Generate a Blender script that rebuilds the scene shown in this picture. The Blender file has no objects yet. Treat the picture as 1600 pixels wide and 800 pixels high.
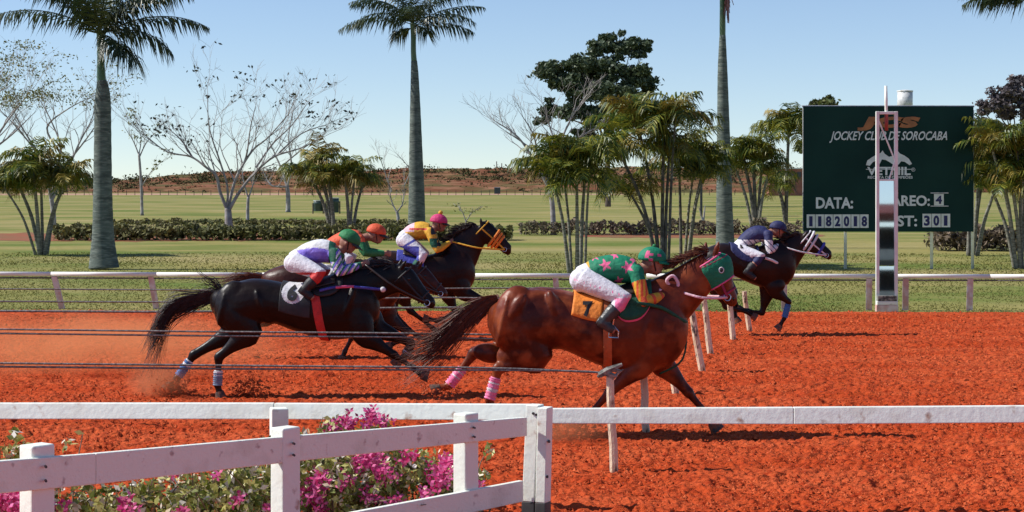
import bpy, bmesh, math, random
import numpy as np
from mathutils import Vector, Matrix, noise as mnoise
rnd = random.Random(7)
C = bpy.context.scene.collection
R = math.radians
# ------------------------------------------------------------------ camera, world, sun, exposure
F, HZ, HC = 3000.0, 285.0, 2.25          # focal length in photo pixels, horizon row, eye height (m)
cam = bpy.data.objects.new('camera', bpy.data.cameras.new('camera')); C.objects.link(cam)
cam.location = (0, 0, HC); cam.rotation_euler = (R(90), 0, 0)
cam.data.sensor_width = 36; cam.data.lens = 36 * F / 1600
cam.data.shift_y = -(400 - HZ) / 1600
cam.data.clip_start = .5; cam.data.clip_end = 6000
S = bpy.context.scene
S.camera = cam
SUN_EL, SUN_AZ = 44, -2                    # azimuth: degrees from screen-left towards the camera
sd = Vector((-math.cos(R(SUN_EL)) * math.cos(R(SUN_AZ)), -math.cos(R(SUN_EL)) * math.sin(R(SUN_AZ)), math.sin(R(SUN_EL))))
w = bpy.data.worlds.new('World'); S.world = w; w.use_nodes = True
nt = w.node_tree; bg = nt.nodes['Background']
sky = nt.nodes.new('ShaderNodeTexSky'); sky.sky_type = 'NISHITA'; sky.sun_disc = False
sky.sun_elevation = R(SUN_EL); sky.sun_rotation = math.atan2(sd.x, sd.y)
sky.altitude = 600; sky.air_density = 1.0; sky.dust_density = 0.0; sky.ozone_density = 2.0
wtc = nt.nodes.new('ShaderNodeTexCoord'); wad = nt.nodes.new('ShaderNodeVectorMath'); wad.operation = 'ADD'; wad.inputs[1].default_value = (0, 0, .035)
nt.links.new(wtc.outputs['Generated'], wad.inputs[0]); nt.links.new(wad.outputs[0], sky.inputs[0])     # the clear winter sky has no yellow band at its foot
wmx = nt.nodes.new('ShaderNodeMix'); wmx.data_type = 'RGBA'; wmx.blend_type = 'MULTIPLY'; wmx.inputs[0].default_value = 1; wmx.inputs[7].default_value = (1.0, .95, .99, 1)
wgm = nt.nodes.new('ShaderNodeGamma'); wgm.inputs[1].default_value = 1.15; nt.links.new(sky.outputs[0], wgm.inputs[0]); nt.links.new(wgm.outputs[0], wmx.inputs[6]); nt.links.new(wmx.outputs[2], bg.inputs[0]); bg.inputs[1].default_value = 0.095
sl = bpy.data.lights.new('sun', 'SUN'); sl.energy = 5.0; sl.angle = R(.5); sl.color = (1, .965, .9)
so = bpy.data.objects.new('sun', sl); C.objects.link(so); so.rotation_euler = sd.to_track_quat('Z', 'Y').to_euler()
so.location = (-20, 0, 30)
S.view_settings.view_transform = 'Standard'; S.view_settings.look = 'None'
S.view_settings.exposure = 0.14; S.view_settings.gamma = 1.0; S.view_settings.use_curve_mapping = False
S.render.engine = 'CYCLES'
S.cycles.max_bounces = 6; S.cycles.volume_bounces = 2; S.cycles.diffuse_bounces = 2; S.cycles.glossy_bounces = 3; S.cycles.transparent_max_bounces = 6

# ------------------------------------------------------------------ helpers
def P(px, py, D): return Vector(((px - 800) / F * D, D, HC - (py - HZ) / F * D))
def DG(py): return F * HC / (py - HZ)                      # distance of the ground seen at a row
def G(px, py): return P(px, py, DG(py))

class MB:
    def __init__(s): s.v = []; s.f = []; s.m = []
    def add(s, vs, fs, mi=0):
        o = len(s.v); s.v += [tuple(v) for v in vs]
        s.f += [tuple(i + o for i in f) for f in fs]; s.m += [mi] * len(fs)
    def box(s, c, sz, rz=0, mi=0, rot=None):
        x, y, z = [a / 2 for a in sz]; M = rot if rot else Matrix.Rotation(rz, 3, 'Z'); c = Vector(c)
        vs = [c + M @ Vector((a * x, b * y, d * z)) for a in (-1, 1) for b in (-1, 1) for d in (-1, 1)]
        s.add(vs, [(0, 1, 3, 2), (4, 6, 7, 5), (0, 4, 5, 1), (2, 3, 7, 6), (0, 2, 6, 4), (1, 5, 7, 3)], mi)
    def hexa(s, a, mi=0):                                   # 8 corners: front quad (4) then back quad (4)
        s.add(a, [(0, 1, 2, 3), (7, 6, 5, 4), (0, 4, 5, 1), (1, 5, 6, 2), (2, 6, 7, 3), (3, 7, 4, 0)], mi)
    def tube(s, pts, rad, n=8, cap=True, mi=0, lat=None):
        pts = [Vector(p) for p in pts]; N = len(pts)
        rad = [(r, r) if not isinstance(r, (tuple, list)) else r for r in (rad if isinstance(rad, (list, tuple)) else [rad] * N)]
        base = len(s.v); u = Vector(lat) if lat else None
        for i in range(N):
            t = pts[min(i + 1, N - 1)] - pts[max(i - 1, 0)]
            t = t.normalized() if t.length > 1e-9 else Vector((0, 0, 1))
            if u is None: u = t.orthogonal()
            ref = Vector(lat) if lat else u
            a = ref - t * ref.dot(t)
            if a.length < .15: a = u - t * u.dot(t)
            if a.length < 1e-4: a = t.orthogonal()
            a.normalize(); u = a; b = t.cross(a)
            for k in range(n):
                an = 2 * math.pi * k / n
                s.v.append(tuple(pts[i] + a * (math.cos(an) * rad[i][0]) + b * (math.sin(an) * rad[i][1])))
        for i in range(N - 1):
            for k in range(n):
                k2 = (k + 1) % n
                s.f.append((base + i * n + k, base + i * n + k2, base + (i + 1) * n + k2, base + (i + 1) * n + k)); s.m.append(mi)
        if cap:
            s.f.append(tuple(base + k for k in reversed(range(n)))); s.m.append(mi)
            s.f.append(tuple(base + (N - 1) * n + k for k in range(n))); s.m.append(mi)
    def ell(s, c, r, n=14, m=9, rot=None, mi=0):
        c = Vector(c); vs = [c + (rot @ Vector((0, 0, r[2])) if rot else Vector((0, 0, r[2])))]
        for i in range(1, m):
            th = math.pi * i / m
            for k in range(n):
                ph = 2 * math.pi * k / n
                v = Vector((r[0] * math.sin(th) * math.cos(ph), r[1] * math.sin(th) * math.sin(ph), r[2] * math.cos(th)))
                vs.append(c + (rot @ v if rot else v))
        vs.append(c + (rot @ Vector((0, 0, -r[2])) if rot else Vector((0, 0, -r[2]))))
        fs = [(0, 1 + k, 1 + (k + 1) % n) for k in range(n)]
        for i in range(m - 2):
            for k in range(n):
                a = 1 + i * n + k; b = 1 + i * n + (k + 1) % n
                fs.append((a, a + n, b + n, b))
        L = len(vs) - 1
        fs += [(L, 1 + (m - 2) * n + (k + 1) % n, 1 + (m - 2) * n + k) for k in range(n)]
        s.add(vs, fs, mi)
    def sheet(s, pts, mi=0): s.add(pts, [tuple(range(len(pts)))], mi)

def smooth(pts, n=4):
    """Catmull-Rom through tuples of any length"""
    A = [np.array(p, float) for p in pts]; out = []
    for i in range(len(A) - 1):
        p0 = A[max(i - 1, 0)]; p1 = A[i]; p2 = A[i + 1]; p3 = A[min(i + 2, len(A) - 1)]
        for k in range(n):
            t = k / n
            out.append(.5 * (2 * p1 + (p2 - p0) * t + (2 * p0 - 5 * p1 + 4 * p2 - p3) * t * t + (3 * p1 - p0 - 3 * p2 + p3) * t ** 3))
    out.append(A[-1]); return out

def origin(o):
    v = Vector((0, 0, 0))
    while o: v += o.location; o = o.parent
    return v
def obj(name, mb, mats, parent=None, loc=None, sm=False):
    me = mb if isinstance(mb, bpy.types.Mesh) else None
    if me is None:
        me = bpy.data.meshes.new(name); me.from_pydata(mb.v, [], mb.f)
        if any(mb.m): me.polygons.foreach_set('material_index', mb.m)
    for m in (mats if isinstance(mats, (list, tuple)) else [mats]): me.materials.append(m)
    o = bpy.data.objects.new(name, me); C.objects.link(o)
    off = origin(parent) if parent else Vector((0, 0, 0))
    if loc is not None: off = Vector(loc); o.location = loc
    if off.length > 0: me.transform(Matrix.Translation(-off))
    if parent: o.parent = parent
    me.polygons.foreach_set('use_smooth', [bool(sm)] * len(me.polygons)); me.update()
    return o
def tag(o, label=None, cat=None, group=None, kind=None):
    if label: o['label'] = label
    if cat: o['category'] = cat
    if group: o['group'] = group
    if kind: o['kind'] = kind
    return o
def thing(name, label, cat, loc, group=None):
    o = bpy.data.objects.new(name, None); o.empty_display_size = .2; C.objects.link(o); o.location = loc
    return tag(o, label, cat, group)
def remesh(mb, vox=.014, it=6, fac=.5):
    me = bpy.data.meshes.new('tmp'); me.from_pydata(mb.v, [], mb.f)
    o = bpy.data.objects.new('tmp', me); C.objects.link(o)
    m = o.modifiers.new('r', 'REMESH'); m.mode = 'VOXEL'; m.voxel_size = vox; m.use_smooth_shade = True
    if it:
        m2 = o.modifiers.new('s', 'SMOOTH'); m2.iterations = it; m2.factor = fac
    dg = bpy.context.evaluated_depsgraph_get(); dg.update()
    new = bpy.data.meshes.new_from_object(o.evaluated_get(dg))
    bpy.data.objects.remove(o); bpy.data.meshes.remove(me)
    new.materials.clear()
    return new
def paint(o, rule):
    L = origin(o)
    idx = [rule(p.center + L) for p in o.data.polygons]
    o.data.polygons.foreach_set('material_index', idx); o.data.update()

def mat(name, c1, c2=None, rough=.7, scale=5, detail=4, bump=0, bscale=40, island=None, metal=0, spec=.5, lo=.4, hi=.6, c3=None, s3=1.0, stretch=None, trans=0, sheen=0, coat=0, bdist=.02):
    m = bpy.data.materials.new(name); m.use_nodes = True; nt = m.node_tree; N = nt.nodes; L = nt.links
    b = N['Principled BSDF']; b.inputs['Roughness'].default_value = rough; b.inputs['Metallic'].default_value = metal
    b.inputs['Specular IOR Level'].default_value = spec
    if coat: b.inputs['Coat Weight'].default_value = coat; b.inputs['Coat Roughness'].default_value = .3
    if trans: pass
    tc = N.new('ShaderNodeTexCoord'); vec = tc.outputs['Object']
    if stretch:
        mp = N.new('ShaderNodeMapping'); mp.inputs['Scale'].default_value = stretch; L.new(vec, mp.inputs[0]); vec = mp.outputs[0]
    def mixc(fac, a, bb):
        x = N.new('ShaderNodeMix'); x.data_type = 'RGBA'
        if isinstance(fac, float): x.inputs[0].default_value = fac
        else: L.new(fac, x.inputs[0])
        for i, v in ((6, a), (7, bb)):
            if isinstance(v, tuple): x.inputs[i].default_value = (*v, 1)
            else: L.new(v, x.inputs[i])
        return x.outputs[2]
    def nz(sc, lo, hi, det=detail):
        n = N.new('ShaderNodeTexNoise'); n.inputs['Scale'].default_value = sc; n.inputs['Detail'].default_value = det; L.new(vec, n.inputs['Vector'])
        r = N.new('ShaderNodeMapRange'); r.inputs[1].default_value = lo; r.inputs[2].default_value = hi; L.new(n.outputs['Fac'], r.inputs[0])
        return r.outputs[0]
    col = c1
    if c2: col = mixc(nz(scale, lo, hi), c1, c2)
    if c3: col = mixc(nz(s3, lo + .08, hi + .08), col, c3)
    if island:
        g = N.new('ShaderNodeNewGeometry'); r = N.new('ShaderNodeMapRange'); r.inputs[1].default_value = .3; r.inputs[2].default_value = 1.
        L.new(g.outputs['Random Per Island'], r.inputs[0]); col = mixc(r.outputs[0], col, island)
    if isinstance(col, tuple): b.inputs['Base Color'].default_value = (*col, 1)
    else: L.new(col, b.inputs['Base Color'])
    if bump:
        n = N.new('ShaderNodeTexNoise'); n.inputs['Scale'].default_value = bscale; n.inputs['Detail'].default_value = 5; L.new(vec, n.inputs['Vector'])
        bp = N.new('ShaderNodeBump'); bp.inputs['Strength'].default_value = bump; bp.inputs['Distance'].default_value = bdist
        L.new(n.outputs['Fac'], bp.inputs['Height']); L.new(bp.outputs[0], b.inputs['Normal'])
    if trans:
        t = N.new('ShaderNodeBsdfTranslucent'); ms = N.new('ShaderNodeMixShader'); ms.inputs[0].default_value = trans
        if isinstance(col, tuple): t.inputs[0].default_value = (*col, 1)
        else: L.new(col, t.inputs[0])
        L.new(b.outputs[0], ms.inputs[1]); L.new(t.outputs[0], ms.inputs[2]); L.new(ms.outputs[0], N['Material Output'].inputs[0])
    return m

M = {}
M['dirt'] = mat('red_dirt', (.48, .064, .015), (.56, .096, .029), .95, stretch=(.5, 1, 1), scale=.8, bump=1.0, bscale=26, spec=.1, c3=(.34, .036, .009), s3=13, bdist=.06)
M['clod'] = mat('dirt_clod', (.60, .13, .045), (.34, .042, .012), .95, scale=30, spec=.1)
M['field'] = mat('field_grass', (.29, .25, .085), (.13, .17, .035), .95, scale=.22, bump=.8, bscale=5, c3=(.34, .28, .12), s3=.12, spec=.1, bdist=.1, stretch=(.5, 1, 1), detail=8)
M['soil'] = mat('bare_soil', (.30, .10, .055), (.22, .12, .06), .95, scale=.8, spec=.1)
M['blade'] = mat('grass_blade', (.25, .235, .072), (.28, .255, .085), .9, scale=.5, island=(.22, .22, .06), spec=.1)
M['bank'] = mat('embankment_soil', (.19, .075, .042), (.11, .095, .04), .95, scale=.25, c3=(.30, .15, .09), s3=.6, spec=.05, stretch=(.4, 1, 2.5))
M['scrub'] = mat('scrub', (.075, .075, .03), (.12, .10, .045), .9, scale=.4, island=(.04, .055, .018), spec=.1)
M['pink_road'] = mat('pale_track', (.5, .30, .22), (.4, .24, .16), .95, scale=.2, spec=.1)
M['white'] = mat('white_paint', (.80, .78, .75), (.60, .56, .52), .6, scale=3, bump=.25, bscale=30, c3=(.30, .22, .17), s3=7, lo=.5, hi=.66)
M['white_old'] = mat('weathered_white_paint', (.84, .86, .77), (.77, .77, .67), .7, scale=4, bump=.3, bscale=26, c3=(.45, .30, .22), s3=9, lo=.55, hi=.66, bdist=.012)
M['fig_white'] = mat('fence_paint', (.85, .87, .76), (.76, .77, .66), .75, scale=5, bump=.3, bscale=60, c3=(.45, .36, .32), s3=15, lo=.56, hi=.68)
M['pink'] = mat('pinkish_post', (.62, .33, .28), (.74, .58, .54), .7, scale=6, bump=.2)
M['rail'] = mat('rail_white', (.86, .86, .79), (.78, .74, .70), .5, scale=2)
M['cream'] = mat('cream_wood', (.74, .60, .42), (.60, .44, .28), .75, scale=9, bump=.5, bscale=50, c3=(.07, .05, .04), s3=13, lo=.5, hi=.6, stretch=(1, 1, .5))
M['rope'] = mat('grey_rope', (.20, .185, .18), (.10, .09, .09), .7, scale=30, bump=.5)
M['darkgrey'] = mat('dark_grey', (.05, .05, .052), (.09, .085, .08), .6, scale=8)
M['twist'] = mat('grey_driftwood', (.32, .30, .26), (.06, .055, .05), .85, scale=18, bump=.5)

# ------------------------------------------------------------------ value noise for terrain
def vnoise(x, y, seed=0):
    xi = np.floor(x).astype(np.int64); yi = np.floor(y).astype(np.int64); fx = x - xi; fy = y - yi
    fx = fx * fx * (3 - 2 * fx); fy = fy * fy * (3 - 2 * fy)
    def h(a, b):
        n = (a * 374761393 + b * 668265263 + seed * 1442695041) & 0xffffffff
        n = ((n ^ (n >> 13)) * 1274126177) & 0xffffffff
        return ((n ^ (n >> 16)) & 0xffff) / 65535.0
    return (h(xi, yi) * (1 - fx) + h(xi + 1, yi) * fx) * (1 - fy) + (h(xi, yi + 1) * (1 - fx) + h(xi + 1, yi + 1) * fx) * fy
TH = .03
EDGE = 33.6
def grid(name, us, ds, zf, m, yf=None, sm=True):
    U, Dm = np.meshgrid(us, ds); X = U * Dm; Y = Dm - TH * X if yf is None else yf(X, Dm)
    Z = zf(X, Y, Dm); n, k = U.shape
    V = np.stack([X, Y, Z], -1).reshape(-1, 3)
    i = np.arange((n - 1) * k).reshape(n - 1, k)[:, :-1].ravel()
    Fq = np.stack([i, i + 1, i + k + 1, i + k], -1)
    me = bpy.data.meshes.new(name)
    me.vertices.add(len(V)); me.vertices.foreach_set('co', V.ravel())
    me.loops.add(Fq.size); me.loops.foreach_set('vertex_index', Fq.ravel().astype(np.int32))
    me.polygons.add(len(Fq)); me.polygons.foreach_set('loop_start', np.arange(0, Fq.size, 4, dtype=np.int32))
    me.update(calc_edges=True); me.validate()
    return obj(name, me, m, sm=sm)
# ---- ground (one sheet to the horizon)
g = MB(); e_ = EDGE - .12; fe = lambda x: e_ - TH * x
g.add([(-4000, -300, -.03), (4000, -300, -.03), (4000, 5200, -.03), (-4000, 5200, -.03), (-72, -14, -.03), (72, -14, -.03), (200, fe(200), -.03), (-200, fe(-200), -.03)], [(0, 1, 5, 4), (1, 2, 6, 5), (2, 3, 7, 6), (3, 0, 4, 7)])
tag(obj('ground', g, M['field']), kind='structure')
# ---- dirt track, displaced
us = np.concatenate([-np.geomspace(6, .34, 26), np.linspace(-.33, .33, 760), np.geomspace(.34, 6, 26)])
ds = np.concatenate([np.linspace(-14, 9, 10), np.linspace(9.4, 12.3, 12), np.geomspace(12.35, EDGE, 560)])
us_const = us * 16
hoofs = [(rnd.uniform(-10, 10), rnd.uniform(12.5, 32.5), rnd.uniform(.07, .17), rnd.uniform(.02, .048)) for _ in range(700)]
def zdirt(X, Y, D):
    z = (vnoise(X * 7, Y * 7, 1) - .5) * .010 + (vnoise(X * 15, Y * 13, 2) - .5) * .022 + (vnoise(X * 33, Y * 28, 3) - .5) * .038
    z += (vnoise(X * .5, Y * 1.2, 4) - .5) * .03 + (vnoise(X * 2.2, Y * 2.6, 5) - .5) * .022
    cl = vnoise(X * 11, Y * 10, 6); z += np.clip(cl - .70, 0, 1) * .10 * (vnoise(X * .9, Y * .9, 8))
    for hx, hy, hr, hd in hoofs:
        m = (abs(X - hx) < .5) & (abs(Y - hy) < .5)
        if not m.any(): continue
        d = np.sqrt((X[m] - hx) ** 2 + (Y[m] - hy) ** 2) / hr
        z[m] += -hd * np.exp(-d * d * 1.6) + hd * .4 * np.exp(-((d - 1.5) / .4) ** 2) * ((X[m] - hx) < .05)
    return z * np.clip((EDGE + .2 - D) / 1.0, 0, 1) - .004
def ydirt(X, D): return np.where(D < 9.3, D, D - TH * X)
U, Dm = np.meshgrid(us, ds)
SC = np.where(Dm < 12, 12, Dm)
def dirt_mesh():
    X = U * SC; Y = Dm - TH * X * np.clip((Dm - 9) / 8, 0, 1); Z = zdirt(X, Y, Dm); n, k = U.shape
    V = np.stack([X, Y, Z], -1).reshape(-1, 3); i = np.arange((n - 1) * k).reshape(n - 1, k)[:, :-1].ravel()
    Fq = np.stack([i, i + 1, i + k + 1, i + k], -1); me = bpy.data.meshes.new('track')
    me.vertices.add(len(V)); me.vertices.foreach_set('co', V.ravel())
    me.loops.add(Fq.size); me.loops.foreach_set('vertex_index', Fq.ravel().astype(np.int32))
    me.polygons.add(len(Fq)); me.polygons.foreach_set('loop_start', np.arange(0, Fq.size, 4, dtype=np.int32))
    me.update(calc_edges=True); me.validate(); return obj('dirt_track', me, M['dirt'], sm=True)
tag(dirt_mesh(), kind='structure')
# loose clods lying on the track (nobody could count them)
cl = MB()
def clod(mb, c, r, n=5):
    vs = []
    for a in range(n):
        an = 6.283 * a / n; vs.append((c[0] + math.cos(an) * r * rnd.uniform(.7, 1.3), c[1] + math.sin(an) * r * rnd.uniform(.7, 1.3), c[2] - r * .3))
    vs.append((c[0] + rnd.uniform(-.3, .3) * r, c[1] + rnd.uniform(-.3, .3) * r, c[2] + r * rnd.uniform(.5, .9)))
    mb.add(vs, [(a, (a + 1) % n, n) for a in range(n)])
for _ in range(30000):
    D = 12.4 * (EDGE / 12.4) ** rnd.random(); x = rnd.uniform(-.31, .31) * D
    clod(cl, (x, D - TH * x, .004), rnd.choice((.008, .010, .012, .018)) * rnd.uniform(.7, 1.2) * (D / 16) ** .6)
tag(obj('loose_clods', cl, M['clod']), 'loose red clods of earth strewn over the track', 'loose earth', kind='stuff')
# ragged verge, grass strip up to the rail
gb = MB()
def blade(mb, x, y, z, h, w, lean):
    a = rnd.uniform(0, 6.283); dx, dy = math.cos(a) * w, math.sin(a) * w * .3
    lx, ly = rnd.gauss(0, lean) * h, rnd.gauss(0, lean) * h
    mb.add([(x - dx, y - dy, z), (x + dx, y + dy, z), (x + lx, y + ly, z + h)], [(0, 1, 2)])
for _ in range(90000):
    D = 1 / rnd.uniform(1 / 62., 1 / (EDGE + .02)); x = rnd.uniform(-.3, .3) * D; k = mnoise.noise((x * .5, D * .25, 0))
    if k < -.25 and rnd.random() < .7: continue
    edge = D < EDGE + .6
    h = rnd.uniform(.008, .026) * (1 + max(k, 0) * 1.5) * (D / 36) ** .7
    blade(gb, x, D - TH * x, -.03, h, .012 * D / 33, .9)
tag(obj('grass', gb, M['blade']), 'short dry grass of the infield', 'grass', kind='stuff')
# bare soil strip in the field, pale far road
s = MB()
def strip(mb, y0, y1, x0, x1, z, seed, jag=.25):
    n = 60; d0, d1 = DG(y0), DG(y1); pts = []
    vs = []
    for i in range(n + 1):
        px = x0 + (x1 - x0) * i / n; j = (mnoise.noise((i * .37, seed, 0))) * jag
        wd = (d1 - d0); e = math.sin(math.pi * i / n) ** .3
        dm = (d0 + d1) / 2
        a = dm - (.5 + j) * wd * e; b = dm + (.5 + mnoise.noise((i * .31, seed, 5)) * jag) * wd * e
        vs += [((px - 800) / F * a, a, z), ((px - 800) / F * b, b, z)]
    mb.add(vs, [(2 * i, 2 * i + 2, 2 * i + 3, 2 * i + 1) for i in range(n)])
strip(s, 376, 363, -140, 480, -.024, 1); strip(s, 372, 366, 520, 700, -.024, 2); strip(s, 371, 364, 900, 1290, -.024, 3)
tag(obj('soil_path', s, M['soil']), kind='structure')
s = MB(); strip(s, 304.5, 302.2, -300, 1000, -.02, 6, .1)
tag(obj('pale_road', s, M['pink_road']), kind='structure')
# embankment
n1 = 420
xs = np.linspace(-260, 300, n1); prof = [(430, 0), (432, .5), (437, 1.0), (446, 1.6), (452, 2.6), (470, 1.6), (500, 0)]
top_px = [(-600, 279), (0, 283), (150, 283), (270, 274), (340, 268), (480, 264), (560, 268), (640, 263), (800, 262), (1000, 261), (1240, 262), (1700, 262), (2600, 266)]
vs = []; kk = len(prof)
for X in xs:
    px = 800 + X * F / 450; ty = np.interp(px, [a for a, _ in top_px], [b for _, b in top_px])
    top = HC + (HZ - ty) / F * 452 + .25 * mnoise.noise((X * .12, 0, 0)) + .25 * mnoise.noise((X * .5, 3, 0))
    for j, (dd, hh) in enumerate(prof):
        nzv = mnoise.noise((X * .18, dd * .3, 2)) * .35 * (1 if 0 < j < kk - 1 else 0)
        vs.append((X, dd + mnoise.noise((X * .05, j, 1)) * 2, -.03 + max(0, top * hh / 2.6 + nzv)))
b = MB(); b.add(vs, [(i * kk + j, (i + 1) * kk + j, (i + 1) * kk + j + 1, i * kk + j + 1) for i in range(n1 - 1) for j in range(kk - 1)])
tag(obj('embankment', b, M['bank'], sm=True), kind='structure')
sc = MB()
def leafq(mb, c, r, mi=0, flat=0):
    n = Vector((rnd.gauss(0, 1), rnd.gauss(0, 1), rnd.gauss(0, 1) + flat)).normalized(); a = n.orthogonal().normalized(); a.rotate(Matrix.Rotation(rnd.uniform(0, 6.28), 3, n)); bb = n.cross(a); c = Vector(c)
    mb.add([c - a * r, c - bb * r * .5, c + a * r, c + bb * r * .5], [(0, 1, 2, 3)], mi)
for i in range(900):
    X = rnd.uniform(-150, 150); px = 800 + X * F / 450; row = rnd.random() ** 1.5
    ty = np.interp(px, [a for a, _ in top_px], [q for _, q in top_px]); top = HC + (HZ - ty) / F * 452
    dd = 431 + 20 * (1 - row); zz = top * (1 - row) * .95; r = rnd.uniform(.4, 1.5) * (1.7 if rnd.random() < .2 and row < .25 else 1)
    for _ in range(34):
        leafq(sc, (X + rnd.gauss(0, r), dd - .5 + rnd.gauss(0, .5), max(.1, zz + abs(rnd.gauss(0, r * .35)))), rnd.uniform(.15, .4))
tag(obj('embankment_scrub', sc, M['scrub']), 'low scrub growing over the red embankment', 'scrub', kind='stuff')
# ------------------------------------------------------------------ fences in front
def board(mb, a, b, th, mi=0, lean=0):
    """a, b: (px, ytop, ybot, D) of the two ends; th: thickness"""
    p = [P(a[0], a[2], a[3]), P(b[0], b[2], b[3]), P(b[0], b[1], b[3] + lean), P(a[0], a[1], a[3] + lean)]
    d = (p[1] - p[0]); nrm = Vector((-d.y, d.x, 0)).normalized() * th
    if nrm.y < 0: nrm = -nrm
    mb.hexa(p + [q + nrm for q in p], mi)
def bevel(o, w=.006, seg=2):
    m = o.modifiers.new('bevel', 'BEVEL'); m.width = w; m.segments = seg; m.limit_method = 'ANGLE'
    return o
def fdepth(px): return 9.5 + (12.7 - 9.5) * ((px) / 823.) ** 1.15 if px > 0 else 9.5 + px * .0032
def frail(mb, segs, th=.04):
    for (a, b) in segs: board(mb, (*a, fdepth(a[0]) - .02), (*b, fdepth(b[0]) - .02), th)
fence = thing('diagonal_fence', 'white painted board fence running diagonally beside the pink flower bush', 'fence', (-1.2, 11, 0))
m = MB(); frail(m, [((-160, 733, 787), (150, 708.5, 757)), ((150.4, 708.5, 757), (455, 681.5, 722)), ((455.4, 681.5, 722), (824, 652, 681.5))])
bevel(obj('top_rail', m, M['fig_white'], fence))
m = MB(); frail(m, [((-160, 905, 960), (460, 818, 862)), ((460.4, 818, 862), (818, 751, 784))])
bevel(obj('bottom_rail', m, M['fig_white'], fence))
def fpost(px, ytop, wpx, D, zb=-.1, side=.10, m=None, parent=fence, rz=None):
    w_ = wpx / F * D; c = P(px, ytop, D); ang = math.atan2(3.2, 2.63) if rz is None else rz
    mb = MB(); h = c.z - zb
    mb.box((c.x, c.y, zb + h / 2), (w_, side, h), ang)
    return bevel(obj('post', mb, m or M['white_old'], parent), .012, 3)
fpost(58, 694, 44, fdepth(60) + .065, side=.11)
fpost(446, 667, 38, fdepth(440) + .065, side=.11)
fpost(728, 645, 32, fdepth(728) + .065, side=.11)
for px in (58, 446, 728):
    D = fdepth(px) - .026
    for fy in (.28, .72):
        yt = np.interp(px, [-160, 150, 455, 824], [733, 708.5, 681.5, 652]); yb = np.interp(px, [-160, 150, 455, 824], [787, 757, 722, 681.5])
        mb = MB(); c = P(px + 14, yt + (yb - yt) * fy, D); mb.tube([c, c + Vector((-.01, .03, 0))], .007, 8); obj('bolt', mb, M['darkgrey'], fence)
# rails along the track
rail1 = thing('track_rail', 'white wooden rail left of the gateposts behind the flower bush', 'fence', (P(300, 640, 13.4).x, 13.4, 0), 'white wooden rails along the near side of the track')
m = MB(); board(m, (-220, 630, 655, 13.42), (428, 630, 655, 13.36), .05, lean=.05); board(m, (428.4, 630.3, 655.2, 13.36), (843, 632, 656.5, 13.2), .05, lean=.05)
bevel(obj('rail', m, M['white_old'], rail1), .006)
fpost(436, 637, 27, 13.28, side=.11, parent=rail1, rz=.25)
rail2 = thing('track_rail', 'white wooden rail right of the gateposts crossing in front of the bare track', 'fence', (P(1200, 640, 13.2).x, 13.2, 0), 'white wooden rails along the near side of the track')
m = MB(); board(m, (860, 638.5, 662, 13.05), (1240, 636.5, 663, 13.1), .045, lean=.04); board(m, (1240.3, 636.5, 663, 13.1), (1900, 632, 658.5, 13.2), .045, lean=.04)
bevel(obj('rail', m, M['white_old'], rail2), .006)
fpost(1990, 630, 30, 13.3, side=.11, parent=rail2, rz=0)
for i, (px, lab) in enumerate([(837, 'white squared gatepost where the diagonal fence ends, left one of the touching pair'), (860, 'white squared gatepost holding the right-hand rail, right one of the touching pair')]):
    D = 12.78 if i == 0 else 12.74
    gp = thing('gatepost', lab, 'fence post', (P(px, 700, D).x, D, 0), 'pair of touching white gateposts')
    pts = []
    mb = MB(); zt = P(px, 632 if i == 0 else 636, D).z; xt = P(836 if i == 0 else 852, 0, D).x; xb = P(829.5 if i == 0 else 848.5, 0, D).x
    wt = (21, 17)[i] / F * D / 2; zb = .16
    ta = R(-24); ca, sa = math.cos(ta), math.sin(ta)
    def ring(x, z, wd, d): return [(x + a * ca - b_ * sa, D + a * sa + b_ * ca, z) for a, b_ in ((-wd, -d), (wd, -d), (wd, d), (-wd, d))]
    def prism(mb, r0, r1): mb.add(r0 + r1, [(0, 1, 5, 4), (1, 2, 6, 5), (2, 3, 7, 6), (3, 0, 4, 7), (3, 2, 1, 0), (4, 5, 6, 7)])
    prism(mb, ring(xb, .13, wt, .05), ring(xt, zt, wt, .05))
    bevel(obj('shaft', mb, M['white_old'], gp), .006)
    mb = MB(); prism(mb, ring(xb - .002, -.15, wt + .001, .052), ring(xb, .13, wt + .001, .052))
    bevel(obj('tar_foot', mb, M['darkgrey'], gp), .004)
    mb = MB()
    for (qx, qy) in [((833, 646), (838, 648)), ((858, 690), (855, 745))][i]:
        mb = MB(); c = P(qx, qy, D - .057); mb.tube([c + Vector((0, -.006, 0)), c + Vector((0, .03, 0))], .009, 8); obj('bolt', mb, M['darkgrey'], gp)

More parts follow.
